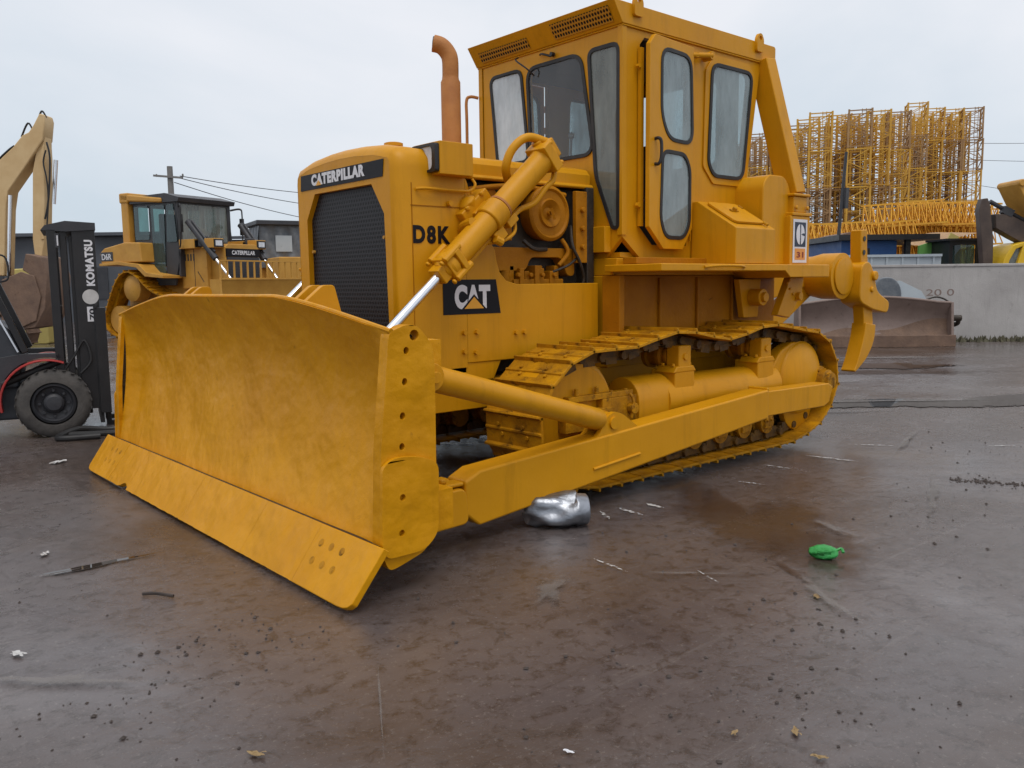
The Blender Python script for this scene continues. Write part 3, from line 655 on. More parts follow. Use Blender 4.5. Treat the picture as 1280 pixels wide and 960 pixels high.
# ---- fenders
for s in (1, -1):
    g = MB(); g.prism([(.60, 1.545), (.60, 1.60), (-1.74, 1.60), (-1.74, 1.49), (-1.10, 1.49), (-1.02, 1.545)], 'y', s * .80, s * 1.36)
    fe = g.build('fender', Y, dozer, .008)
    g = MB(); g.panel(rp([(.56, 1.53), (.56, 1.60), (.50, 1.60), (.50, 1.53)], .01), [], (0, s * .85, 0), (1, 0, 0), (0, 0, 1), 0, .02)
    g.tube([(.1, s * 1.365, 1.575), (-.05, s * 1.40, 1.585), (-.3, s * 1.40, 1.585), (-.42, s * 1.365, 1.575)], .010); g.build('fender_rail', Y, fe)
    g = MB(); g.box(-.62, .48, s * .88, s * 1.02, 1.605, 1.655); g.build('step_plate', 'yellow_dark', fe, .006)
    # gusset and mounting under the rear of the fender
    g = MB(); g.prism([(-1.50, 1.49), (-1.72, 1.49), (-1.70, 1.36), (-1.50, 1.13), (-1.30, 1.16)], 'y', s * 1.05, s * 1.12); g.prism([(-1.0, 1.48), (-1.34, 1.48), (-1.30, 1.14), (-1.08, 1.14)], 'y', s * .86, s * .92)
    g.cyl((-1.20, s * .92, 1.32), (-1.20, s * 1.04, 1.32), .075, n=18); g.cyl((-1.20, s * 1.03, 1.32), (-1.20, s * 1.07, 1.32), .045, n=8); g.cyl((-1.62, s * 1.10, 1.32), (-1.62, s * 1.16, 1.32), .04, n=8)
    for k in range(4): g.bolt((-1.44 - .05 * k, s * 1.12, 1.44 - .05 * k), (0, s, 0), .014, .015)
    g.build('mount_bracket', Y, fe, .01)

# ---- battery box, fuel tank, rear posts
for s in (1, -1):
    g = MB(); g.prism([(s * .86, 1.603), (s * 1.30, 1.603), (s * 1.30, 1.89), (s * .92, 2.12), (s * .86, 2.12)], 'x', -.95, -.39)
    bb = g.build('battery_box', Y, dozer, .008)
    n = Vector((0, s * .23, .38)).normalized(); e = Vector((0, s * .38, -.23)).normalized()
    g = MB(); o = Vector((-.45, s * .955, 2.10)); g.panel(rp([(0, 0), (.42, 0), (.42, .34), (0, .34)], .05), [], o, Vector((-1, 0, 0)), e, (.004 if Vector((-1, 0, 0)).cross(e).dot(n) > 0 else -.004), (.022 if Vector((-1, 0, 0)).cross(e).dot(n) > 0 else -.022))
    lid = g.build('battery_lid', Y, bb, .004)
    g = MB(); c = o + Vector((-.2, 0, 0)) + e * .15 + n * .022; g.bar(c - Vector((.05, 0, 0)), c + Vector((.05, 0, 0)), .03, .02, n); g.cyl(c, c + n * .03, .02, n=10)
    for k in (.04, .33): q = o + Vector((-.40, 0, 0)) + e * k + n * .02; g.cyl(q, q + e * .05, .012, n=8)
    g.build('latch', 'yellow_muddy', bb)
g = MB()
g.prism(rp([(-1.02, 1.603), (-1.02, 2.28), (-1.10, 2.37), (-1.34, 2.37), (-1.42, 2.30), (-1.55, 1.98), (-1.58, 1.603)], .05, 4), 'y', -1.13, 1.13)
g.build('fuel_tank', Y, dozer, .012, 3)
for s in (1, -1):
    g = MB(); g.box(-1.68, -1.36, s * 1.0, s * 1.19, 1.603, 2.03); g.box(-1.70, -1.38, s * .99, s * 1.2, 2.03, 2.06)
    pb = g.build('post_base', Y, dozer, .008)
    g = MB(); g.box(-1.64, -1.42, s * 1.0, s * 1.18, 2.06, 2.20); g.prism([(-1.67, 2.20), (-1.40, 2.20), (-1.40, 2.225), (-1.67, 2.225)], 'y', s * .98, s * 1.2)
    for k in (-1, 1): g.bolt((-1.53 + .09 * k, s * 1.19, 2.10), (0, s, 0), .022, .02); g.bolt((-1.53 + .12 * k, s * 1.1, 2.06), (0, 0, 1), .02, .03)
    g.bar((-1.54, s * 1.09, 2.22), (-1.42, s * .83, 3.40), .15, .19, (0, 1, 0))
    g.build('roll_bar_post', Y, dozer, .01)
    # decal
    g = MB(); yy = s * 1.1925; g.panel([(-1.63, 1.62), (-1.40, 1.62), (-1.40, 2.0), (-1.63, 2.0)], [], (0, yy, 0), (1, 0, 0), (0, 0, 1), 0, -.002 * s); wd = g.build('badge_decal', 'decal_white', pb)
    g = MB(); g.panel([(-1.605, 1.76), (-1.425, 1.76), (-1.425, 1.975), (-1.605, 1.975)], [], (0, yy + s * .0025, 0), (1, 0, 0), (0, 0, 1), 0, -.001 * s); g.build('badge_panel', 'decal_navy', pb)
    g = MB(); g.panel([(-1.60, 1.645), (-1.43, 1.645), (-1.43, 1.745), (-1.60, 1.745)], [], (0, yy + s * .0025, 0), (1, 0, 0), (0, 0, 1), 0, -.001 * s); g.build('badge_square', 'decal_orange', pb)
    ex_ = (-1, 0, 0) if s > 0 else (1, 0, 0); x0 = -1.425 if s > 0 else -1.605
    text_obj('lettering', '31', 'decal_red', pb, (x0 + (-.035 if s > 0 else .035), yy + s * .004, 1.665), ex_, (0, 0, 1), .11, .05, .02, .001)
    # white C: two half ovals with an open right side
    g = MB(); sg = -1 if s > 0 else 1; cx = -1.515
    def oval(a0, a1, r0, r1, off):
        A = [R(a0 + (a1 - a0) * k / 12) for k in range(13)]
        return [(cx + sg * (off + r1 * math.cos(a)), 1.868 + 1.45 * r1 * math.sin(a)) for a in A] + [(cx + sg * (off + r0 * math.cos(a)), 1.868 + 1.45 * r0 * math.sin(a)) for a in reversed(A)]
    g.panel(oval(95, 265, .0, .062, -.006), [], (0, yy + s * .0045, 0), (1, 0, 0), (0, 0, 1), 0, -.001 * s)
    g.panel(oval(6, 88, .0, .060, .008), [], (0, yy + s * .0045, 0), (1, 0, 0), (0, 0, 1), 0, -.001 * s)
    g.panel(oval(272, 350, .0, .060, .008), [], (0, yy + s * .0045, 0), (1, 0, 0), (0, 0, 1), 0, -.001 * s)
    g.build('badge_letter', 'decal_white', pb)
    g = MB(); g.panel([(cx + sg * .03, 1.862), (cx + sg * .072, 1.862), (cx + sg * .072, 1.878), (cx + sg * .03, 1.878)], [], (0, yy + s * .006, 0), (1, 0, 0), (0, 0, 1), 0, -.0008 * s); g.build('badge_slot', 'decal_navy', pb)

# ---- cab
w1 = rp([(-.70, 3.27), (-.29, 3.27), (-.20, 2.50), (-.61, 2.50)], .08)
ws = rp([(-.215, 3.26), (.42, 3.26), (.56, 2.47), (-.17, 2.47)], .12, 7)
w3 = rp([(.505, 3.26), (.82, 3.26), (.82, 1.885), (.76, 1.885), (.58, 2.30)], .07)
cab = MB()
T = .05
cab.panel([(-.85, 3.386), (-.85, 1.82), (-.62, 1.60), (.62, 1.60), (.85, 1.82), (.85, 3.386)], [w1, ws, w3], (.456, 0, 0), (0, 1, 0), (0, 0, 1), -T, 0)
du = rp([(.13, 3.255), (-.30, 3.255), (-.335, 2.575), (.02, 2.575), (.13, 2.75)], .12)
dl = rp([(.11, 2.485), (-.22, 2.485), (-.30, 2.38), (-.30, 1.93), (-.21, 1.815), (.06, 1.815), (.135, 1.95)], .09)
rw = rp([(-.64, 3.265), (-1.22, 3.265), (-1.10, 2.35), (-.68, 2.35), (-.60, 2.45)], .10)
op = [(.255, 3.27), (.20, 3.33), (-.34, 3.33), (-.34, 1.76), (.10, 1.76), (.255, 1.90)]
sideo = [(.456, 3.386), (.456, 1.82), (.25, 1.66), (-1.10, 1.66), (-1.17, 2.25), (-1.37, 3.386)]
for s in (1, -1): cab.panel(sideo, [op, rw], (0, s * .85, 0), (1, 0, 0), (0, 0, 1), 0, T * s)
rwin = rp([(-.6, 3.25), (.6, 3.25), (.6, 2.5), (-.6, 2.5)], .08)
cab.panel([(-.80, 1.66), (.80, 1.66), (.80, 3.38), (-.80, 3.38)], [rwin], (-1.12, 0, 0), (0, 1, 0), (0, 0, 1), 0, .04)
cab.box(-1.10, .42, -.80, .80, 1.66, 1.70)
for s in (1, -1):
    cab.bar((.44, s * .835, 1.83), (.44, s * .835, 3.38), .05, .05)
cabo = cab.build('cab', Y, dozer, .007)
for s in (1, -1):
    g = MB(); rr = rp([(-.56, 3.20), (-.67, 3.335), (-1.18, 3.335), (-1.265, 3.25), (-1.13, 2.33), (-1.04, 2.285), (-.68, 2.285), (-.54, 2.42)], .02, 2)
    g.panel(rr, [rw], (0, s * .852, 0), (1, 0, 0), (0, 0, 1), 0, -.012 * s)
    g.build('window_frame', Y, cabo, .004)
g = MB(); g.box(.457, .53, .53, .74, 1.70, 1.90); g.build('control_box', Y, cabo, .006)
g = MB(); g.box(-1.08, .40, -.79, .79, 3.34, 3.375); g.build('headlining', 'cab_dark', cabo)
def glaze(name, outline, o, ex, ey, mat, parent, side=1, seal=True):
    g = MB(); g.panel(inset(outline, .006), [], o, ex, ey, -.004, .004); w = g.build('window', mat, parent)
    if seal:
        g = MB(); g.panel(inset(outline, -.013), [inset(outline, .017)], o, ex, ey, -.014, .014); g.build('window_seal', 'rubber', parent, .005)
    return w
glaze('w', w1, (.455, 0, 0), (0, 1, 0), (0, 0, 1), 'glass_milky', cabo)
glaze('w', ws, (.455, 0, 0), (0, 1, 0), (0, 0, 1), 'glass_clear', cabo)
glaze('w', w3, (.455, 0, 0), (0, 1, 0), (0, 0, 1), 'glass_dusty', cabo)
glaze('w', rwin, (-1.10, 0, 0), (0, 1, 0), (0, 0, 1), 'glass_clear', cabo)
for s in (1, -1): glaze('w', rw, (0, s * .862, 0), (1, 0, 0), (0, 0, 1), 'glass_side', cabo)
# doors, the left one standing slightly ajar
for s, ang in ((1, 6.5), (-1, 0)):
    a = R(ang) * s; hx = -.355; o = Vector((hx, s * .862, 0)); exv = Vector((math.cos(a), math.sin(a), 0))
    sh = lambda pts: [(x - hx, z) for x, z in pts]
    dout = [(.29, 3.255), (.215, 3.335), (-.345, 3.335), (-.345, 1.90), (-.20, 1.725), (.085, 1.725), (.29, 1.89)]
    g = MB(); g.panel(sh(dout), [sh(du), sh(dl)], o, exv, (0, 0, 1), 0, -.04 * s)
    nrm = exv.cross(Vector((0, 0, 1)))
    dro = g.build('door', Y, dozer, .008)
    off = o - nrm * .033 * s
    for q in (du, dl): glaze('w', sh(q), off, exv, (0, 0, 1), 'glass_side', dro)
    g = MB(); p = lambda x, z, k: o + exv * (x - hx) + Vector((0, 0, z)) - nrm * k * s
    g.tube([p(.215, 2.56, .04), p(.215, 2.56, .075), p(.205, 2.53, .09), p(.205, 2.42, .09), p(.215, 2.37, .075), p(.215, 2.37, .04)], .013); g.build('door_handle', 'black', dro)
    g = MB()
    for z in (3.1, 2.9, 2.15, 1.9): g.cyl(p(-.365, z, .01), p(-.365, z + .06, .01), .012, n=8)
    g.box(-.372, -.360, s * .862, s * .872, 1.8, 3.3) if s > 0 else None
    g.build('hinge', Y, dro)
g = MB(); g.cyl((-.33, .88, 3.28), (-.52, .95, 3.29), .022, n=12); g.cyl((-.52, .87, 3.29), (-.52, .96, 3.29), .035, n=12); g.bar((-.35, .87, 3.285), (-.40, .90, 3.285), .05, .04); g.build('door_closer', Y, dozer)
g = MB(); g.bar((.270, .875, 1.90), (.270, .875, 3.24), .035, .03, (0, 1, 0)); g.bolt((.31, .87, 2.06), (0, 1, 0), .02, .03); g.bolt((.31, .87, 3.10), (0, 1, 0), .018, .03); g.build('door_stop', Y, cabo)
# roof with a forward leaning visor
g = MB(); g.prism([(.58, 3.545), (.475, 3.388), (-1.56, 3.388), (-1.57, 3.40), (-1.57, 3.53), (-1.55, 3.545)], 'y', -.872, .872)
g.box(-1.56, .47, -.868, .868, 3.375, 3.387)
ro = g.build('cab_roof', Y, dozer, .012, 3)
e2 = Vector((.105, 0, .157)).normalized()
for a, b in ((-.76, -.13), (.17, .80)):
    g = MB(); g.panel([(a, .025), (b, .025), (b, .115 if a < 0 else .15), (a, .115 if a < 0 else .15)], [], (.479, 0, 3.388), (0, 1, 0), e2, .001, .003); g.build('vent_panel', 'vent_mesh', ro)
for x, y in ((.32, .885), (-1.29, .885), (.32, -.885), (-1.29, -.885)):
    g = MB(); sy = 1 if y > 0 else -1
    g.panel(rp([(-.05, -.08), (.05, -.08), (.05, .03), (.02, .075), (-.02, .075), (-.05, .03)], .02, 3), [[(.022 * math.cos(k * PI / 5), .035 + .018 * math.sin(k * PI / 5)) for k in range(10)]], (x, y, 3.535), (1, 0, 0), (0, 0, 1), -.015, .015)
    g.build('lifting_eye', Y, ro, .004)
g = MB(); g.tube([(.50, -.28, 3.36), (.56, -.24, 3.32), (.53, -.14, 3.24), (.48, -.10, 3.18)], .007, 6); g.tube([(.47, -.04, 3.34), (.50, .02, 3.33), (.48, .10, 3.30)], .009, 6); g.bolt((.47, .12, 3.31), (1, 0, 0), .02, .03)
g.build('wiper', 'black', cabo)
g = MB(); g.tube([(.47, -.86, 3.13), (.53, -.90, 3.14), (.56, -.92, 3.10), (.56, -.92, 2.9), (.56, -.92, 2.2), (.55, -.90, 2.0)], .014, 8); g.build('grab_rail', 'orange_rust', dozer)
# inside
g = MB(); g.box(-.85, -.35, -.28, .28, 1.95, 2.12); g.prism(rp([(-.85, 2.05), (-.72, 2.05), (-.80, 2.72), (-.92, 2.72)], .03, 3), 'y', -.27, .27); g.box(-.75, -.45, -.2, .2, 1.70, 1.95); g.build('seat', 'seat_vinyl', cabo, .04, 3)
g = MB(); g.box(.10, .38, -.45, .45, 1.70, 2.28); g.box(-.6, 0, .40, .60, 1.7, 2.15); g.box(-.6, 0, -.60, -.40, 1.7, 2.15); g.build('dashboard', 'cab_dark', cabo, .02)
g = MB()
for (x, y, h, dx) in ((.05, -.15, 2.75, -.05), (.02, .10, 2.7, -.04), (.06, .32, 2.6, -.02), (-.2, .48, 2.5, .02)):
    g.cyl((x, y, 2.0), (x + dx, y, h), .012, n=8); g.lathe((x + dx, y, h), (0, 0, 1), [(-.03, .01), (-.01, .028), (.02, .028), (.035, .0)], 10)
g.build('control_lever', 'paper', cabo)

# ---- ripper
g = MB(); g.lathe((-2.78, -1.0, 1.50), (0, 1, 0), [(0, .0), (.01, .225), (.25, .225), (.35, .205), (1.60, .205), (1.72, .232), (1.93, .232), (1.935, .215), (1.94, .0)], 44)
g.lathe((-2.78, .94, 1.50), (0, 1, 0), [(0, .185), (.012, .185), (.016, .17), (.017, .0)], 40)
rb = g.build('ripper_beam', Y, dozer)
g = MB()
for s in (1, -1):
    g.prism(rp([(-1.6, 1.35), (-1.6, 1.62), (-2.0, 1.70), (-2.60, 1.66), (-2.65, 1.40), (-2.0, 1.28)], .05, 3), 'y', s * .40, s * .62)
    g.bar((-1.70, s * .52, .85), (-2.72, s * .52, 1.38), .16, .18); g.cyl((-1.75, s * .35, .85), (-1.75, s * .66, .85), .07)
g.box(-1.80, -1.55, -.70, .70, .70, 1.50)
g.build('ripper_linkage', Y, rb, .015)
g = MB(); ys, ye = .86, .98
g.prism(rp([(-2.95, 1.24), (-2.98, 1.62), (-3.14, 1.66), (-3.26, 1.52), (-3.32, 1.34), (-3.62, 1.22), (-3.58, 1.10), (-3.24, 1.15)], .09, 5), 'y', ys - .06, ye + .05)
g.cyl((-3.24, .74, 1.50), (-3.24, 1.06, 1.50), .05, n=14); g.cyl((-3.20, .78, 1.36), (-3.20, 1.05, 1.36), .03, n=10)
g.build('shank_holder', Y, rb, .015)
def shank_loft(cen, y0, y1, nm, par, bev):
    P = smooth_path([Vector((c[0], c[2], c[1])) for c in cen], 5); rings = []
    for i_, p in enumerate(P):
        a_ = P[max(i_ - 1, 0)]; b_ = P[min(i_ + 1, len(P) - 1)]; d = Vector((b_.x - a_.x, 0, b_.z - a_.z)).normalized(); n = Vector((d.z, 0, -d.x)) * max(p.y, .012); c = Vector((p.x, 0, p.z))
        rings.append([c + n + Vector((0, y0, 0)), c - n + Vector((0, y0, 0)), c - n + Vector((0, y1, 0)), c + n + Vector((0, y1, 0))])
    g = MB(); g.loft(rings); 
    return g.build(nm, Y, par, bev)
shank_loft([(-3.10, 1.97, .066), (-3.12, 1.70, .072), (-3.18, 1.35, .085), (-3.24, 1.12, .095), (-3.26, .96, .10), (-3.21, .80, .09), (-3.12, .68, .05)], ys, ye, 'ripper_shank', rb, .012)
shank_loft([(-3.275, 1.00, .11), (-3.25, .86, .112), (-3.16, .71, .085), (-3.04, .58, .035), (-2.97, .52, .012)], ys - .018, ye + .018, 'ripper_tip', rb, .008)
g = MB()
for k in range(2): g.cyl((-3.10, .845, 1.88 - .14 * k), (-3.10, .85, 1.88 - .14 * k), .02)
for k in range(2): g.lathe((-3.10, .984, 1.88 - .14 * k), (0, 1, 0), [(0, .026), (.004, .026), (.004, .0)], 12)
g.build('pin_hole', 'black', rb)

# ================================================================== ground, sky, light
def ground_mat():
    m, nt, b, co = new_mat('wet_asphalt')
    big = noise(nt, co, .20, 4, .55, .6); mid = noise(nt, co, .9, 10, .68, .9); fine = noise(nt, co, 11, 9, .74, .3); grit = noise(nt, co, 120, 3, .6)
    base = mixc(nt, ramp(nt, big, [(.42, 0), (.58, 1)]), (.088, .074, .074), (.070, .048, .037))
    base = mixc(nt, ramp(nt, mid, [(.44, .0), (.70, .8)]), base, (.128, .106, .101))
    base = mixc(nt, ramp(nt, noise(nt, co, .45, 9, .68, .7), [(.52, 0), (.64, .8)]), base, (.052, .032, .021))
    mp = nt.nodes.new('ShaderNodeMapping'); mp.inputs['Rotation'].default_value = (0, 0, .55); mp.inputs['Scale'].default_value = (.14, 3.2, 1); nt.links.new(co, mp.inputs[0])
    base = mixc(nt, ramp(nt, noise(nt, mp.outputs[0], 1.6, 10, .74, 1.2), [(.58, 0), (.72, .42)]), base, (.19, .165, .15))
    mp2 = nt.nodes.new('ShaderNodeMapping'); mp2.inputs['Rotation'].default_value = (0, 0, -.75); mp2.inputs['Scale'].default_value = (.25, 3.8, 1); nt.links.new(co, mp2.inputs[0])
    base = mixc(nt, ramp(nt, noise(nt, mp2.outputs[0], 1.3, 10, .76, 1.4), [(.60, 0), (.72, .55)]), base, (.040, .028, .022))
    base = mixc(nt, ramp(nt, fine, [(.38, .75), (.50, 0)]), base, (.040, .029, .024))
    base = mixc(nt, ramp(nt, noise(nt, co, 38, 6, .78), [(.57, 0), (.68, .6)]), base, (.21, .185, .165))
    base = mixc(nt, ramp(nt, grit, [(.64, 0), (.72, .5)]), base, (.24, .21, .19))
    nt.links.new(base, b.inputs['Base Color'])
    wet = noise(nt, co, .38, 9, .66, .8)
    r1 = ramp(nt, wet, [(.40, .05), (.50, .13), (.62, .27)]); r2 = ramp(nt, fine, [(.35, -.0), (.75, .16)])
    nt.links.new(math_(nt, 'ADD', r1, r2), b.inputs['Roughness'])
    b.inputs['Specular IOR Level'].default_value = .62
    h = math_(nt, 'ADD', math_(nt, 'MULTIPLY', mid, .5), math_(nt, 'ADD', math_(nt, 'MULTIPLY', fine, .42), math_(nt, 'MULTIPLY', grit, .10)))
    bp = nt.nodes.new('ShaderNodeBump'); bp.inputs['Distance'].default_value = .02
    nt.links.new(ramp(nt, wet, [(.38, .18), (.60, .75)]), bp.inputs['Strength'])
    nt.links.new(h, bp.inputs['Height']); nt.links.new(bp.outputs[0], b.inputs['Normal'])
    return m
M['ground'] = ground_mat()
g = MB(); g.add([(-450, -450, 0), (450, -450, 0), (450, 450, 0), (-450, 450, 0)], [(0, 1, 2, 3)])
struct(g.build('ground', 'ground'))

def flat_mat(name, col, rough, alpha_scale=None, thr=.5, col2=None, bump=0, sm=.06):
    m, nt, b, co = new_mat(name)
    b.inputs['Base Color'].default_value = (*col, 1)
    if col2: nt.links.new(mixc(nt, noise(nt, co, 3, 6), col, col2), b.inputs['Base Color'])
    b.inputs['Roughness'].default_value = rough
    if alpha_scale:
        nt.links.new(ramp(nt, noise(nt, co, alpha_scale, 9, .72, .4), [(thr - sm, 0), (thr + sm, 1)]), b.inputs['Alpha'])
    return m
M['puddle'] = flat_mat('puddle_water', (.030, .024, .020), .03, None, .5, (.045, .036, .028))
M['scuff'] = flat_mat('white_scuff', (.50, .49, .47), .6, 26, .50)
M['scuff_soft'] = flat_mat('pale_scuff', (.24, .22, .21), .6, 7, .52, None, 0, .10)
M['mudstain'] = flat_mat('mud_stain', (.040, .027, .020), .35, 9, .47, (.06, .038, .026), 0, .09)
def soft(g, name, mat, fades):
    o = g.build(name, mat); me = o.data
    at_ = me.attributes.new('fade', 'FLOAT', 'POINT')
    for v in me.vertices:
        at_.data[v.index].value = fades(v.co)
    return struct(o)
def soft_mat(name, c1, c2, rough, scale, k=1.0, spec=.5, w=1.12, lo=.72):
    m, nt, b, co = new_mat(name)
    nt.links.new(mixc(nt, noise(nt, co, scale * .7, 6), c1, c2), b.inputs['Base Color']); b.inputs['Roughness'].default_value = rough; b.inputs['Specular IOR Level'].default_value = spec
    a = nt.nodes.new('ShaderNodeAttribute'); a.attribute_name = 'fade'
    v = math_(nt, 'ADD', math_(nt, 'MULTIPLY', a.outputs['Fac'], .75), noise(nt, co, scale, 9, .7, .5))
    r = ramp(nt, v, [(lo, 0), (w, k)]); nt.links.new(r, b.inputs['Alpha']); return m
M['mudstain'] = soft_mat('mud_stain', (.050, .027, .016), (.070, .040, .025), .16, 5, .5)
M['pale_dust'] = soft_mat('pale_residue', (.22, .20, .185), (.15, .135, .125), .5, 16, .5, w=1.0)
M['puddle'] = soft_mat('puddle_water', (.026, .020, .016), (.035, .026, .020), .012, 3, 1.0, w=.62, lo=.58)
def blob(name, cx, cy, rx, ry, rot, mat, z, n=48, rough=.18, seed=0):
    rnd = random.Random(seed); ph = [(rnd.uniform(0, 6.28), rnd.uniform(.3, 1)) for _ in range(5)]
    pts = []; fs = []; NR = 10; fade = {}
    for j in range(NR + 1):
        for i in range(n):
            a = 2 * PI * i / n; k = (1 + rough * sum(w * math.sin((q + 2) * a + p) for q, (p, w) in enumerate(ph)) / 1.5) * max(j, .02) / NR
            x, y = rx * k * math.cos(a), ry * k * math.sin(a)
            pts.append((cx + x * math.cos(rot) - y * math.sin(rot), cy + x * math.sin(rot) + y * math.cos(rot), z))
            fade[(round(pts[-1][0], 4), round(pts[-1][1], 4))] = 1 - j / NR
    for j in range(NR):
        for i in range(n): fs.append((j * n + i, j * n + (i + 1) % n, (j + 1) * n + (i + 1) % n, (j + 1) * n + i))
    g = MB(); g.add(pts, fs)
    return soft(g, name, mat, lambda c: fade.get((round(c.x, 4), round(c.y, 4)), 1.0))
VA = YAW + PI / 2   # across the view
blob('puddle', -5.2, 1.25, 2.2, .50, VA + .10, 'puddle', .008, 80, .42, 3)
blob('puddle', -8.3, -1.9, 1.9, .5, VA, 'puddle', .008, 60, .4, 9)
blob('puddle', 4.25, .535, .26, .028, .02, 'puddle', .012, 40, .4, 5)
for k, a in enumerate([(3.1, .9, 1.0, .6, .6), (1.0, 2.4, 1.6, .7, 1.1), (-7.6, -1.0, 3.0, .5, VA)]): blob('mud_patch', *a, 'mudstain', .004, 60, .35, 20 + k)
for k, a in enumerate([(2.08, 2.76, .34, .022, 2.35), (3.95, 2.85, .42, .006, -2.1), (2.75, 2.45, .30, .09, .5), (.82, 2.85, .22, .06, 1.2), (-.4, 2.9, .9, .05, .4), (-2.2, 1.9, .8, .05, .3), (4.75, 1.9, .4, .05, -.8), (-4.6, .6, 1.6, .12, VA), (-5.6, -1.2, 1.8, .12, VA), (-10, -2.2, 2.6, .2, VA), (-3.4, .6, .9, .06, VA + .1), (1.9, 3.4, .35, .05, 1.0)]): blob('dust_patch', *a, 'pale_dust', .016, 48, .3, 60 + k)
def scuff(x0, y0, x1, y1, w, mat='scuff', seed=0):
    rnd = random.Random(seed); a = Vector((x0, y0, 0)); b = Vector((x1, y1, 0)); d = (b - a); n = Vector((-d.y, d.x, 0)).normalized(); N = 14
    L = []; Rr = []
    for i in range(N + 1):
        t = i / N; ww = w * math.sin(PI * (t * .94 + .03)) * rnd.uniform(.5, 1.1); c = a + d * t + n * rnd.uniform(-.3, .3) * w
        L.append(tuple(c + n * ww + Vector((0, 0, .008)))); Rr.append(tuple(c - n * ww + Vector((0, 0, .008))))
    g = MB(); g.add(L + Rr, [(i, i + 1, N + 2 + i, N + 1 + i) for i in range(N)]); return struct(g.build('ground_scuff', mat))
for i, a in enumerate([(2.25, 2.26, 2.28, 2.53, .010), (-1.0, 1.60, -1.08, 2.02, .022), (-.43, 1.57, -.46, 1.80, .016), (-1.71, 1.60, -1.94, 1.93, .014), (1.38, 1.63, 1.40, 1.88, .022), (1.17, 1.69, 1.17, 1.86, .022), (1.53, 1.63, 1.62, 1.80, .018), (4.36, .54, 4.16, .53, .012), (4.53, .52, 4.31, .55, .015), (-2.49, 2.48, -2.66, 2.64, .015), (2.0, 2.75, 2.08, 2.95, .006), (.2, 1.75, .15, 1.95, .015)]): scuff(*a, 'scuff', i)

W = bpy.data.worlds.new('World'); scene.world = W; W.use_nodes = True; nt = W.node_tree
for n in list(nt.nodes): nt.nodes.remove(n)
EL, AZ = R(67), R(60)      # veiled sun: high, ahead and left of the machine
sky = nt.nodes.new('ShaderNodeTexSky'); sky.sky_type = 'NISHITA'; sky.sun_disc = False; sky.sun_elevation = EL; sky.sun_rotation = R(90) - AZ; sky.air_density = 1.3; sky.dust_density = 2
tc = nt.nodes.new('ShaderNodeTexCoord'); mp = nt.nodes.new('ShaderNodeMapping'); mp.inputs['Scale'].default_value = (1, 1, 2.2); nt.links.new(tc.outputs['Generated'], mp.inputs[0])
cl = noise(nt, mp.outputs[0], 1.6, 6, .52, .5)
sx = nt.nodes.new('ShaderNodeSeparateXYZ'); nt.links.new(tc.outputs['Generated'], sx.inputs[0])
cf = math_(nt, 'ADD', math_(nt, 'MULTIPLY', ramp(nt, cl, [(.34, 0), (.62, 1)]), .55), math_(nt, 'MULTIPLY', sx.outputs[2], 1.1))
cloud = mixc(nt, ramp(nt, cf, [(.05, 0), (.75, 1)]), (5.8, 6.7, 7.6), (8.3, 8.5, 9.0))
mixed = mixc(nt, .94, sky.outputs[0], cloud)
bg = nt.nodes.new('ShaderNodeBackground'); bg.inputs[1].default_value = .105; nt.links.new(mixed, bg.inputs[0])
wo = nt.nodes.new('ShaderNodeOutputWorld'); nt.links.new(bg.outputs[0], wo.inputs[0])
sl = bpy.data.lights.new('sun', 'SUN'); sl.energy = 1.4; sl.angle = R(34); sl.color = (1, .96, .90)
so = bpy.data.objects.new('sun', sl); COL.objects.link(so)
sd = Vector((math.cos(EL) * math.cos(AZ), math.cos(EL) * math.sin(AZ), math.sin(EL)))
so.rotation_euler = sd.to_track_quat('Z', 'Y').to_euler(); so.location = (0, 0, 20)

# ================================================================== background machines
def ring_track(g, pts, y0, y1, t=.05, n=40):
    """closed crawler chain with raised grousers"""
    c, L = resample(pts, n)
    for i in range(n):
        a, b = c[i], c[(i + 1) % n]; d = (b - a).normalized(); nr = Vector((-d.z, 0, d.x)); ym = Vector((0, (y0 + y1) / 2, 0)); w = abs(y1 - y0)
        g.bar(a + ym - d * .005, b + ym + d * .005, w, .03, nr); g.bar(a + ym + nr * .03 , a + ym + nr * .03 + d * .025, w, .05, nr)
        g.bar(a + ym - nr * .06, b + ym - nr * .06, w * .4, .08, nr)

def P2(px, py, d):
    """point across/up at ground distance d in the view-aligned ground frame, from photo measurements"""
    fwd = Vector((math.cos(YAW) * math.cos(PIT), math.sin(YAW) * math.cos(PIT), math.sin(PIT))); rt = SD.copy(); up = rt.cross(fwd)
    r2 = rt * math.cos(ROL) + up * math.sin(ROL); u2 = -rt * math.sin(ROL) + up * math.cos(ROL)
    D = fwd * 1067.73 + r2 * (px - 640) + u2 * (480 - py); q = D * (d / D.dot(FW)); return q.dot(SD), CAM.z + q.z

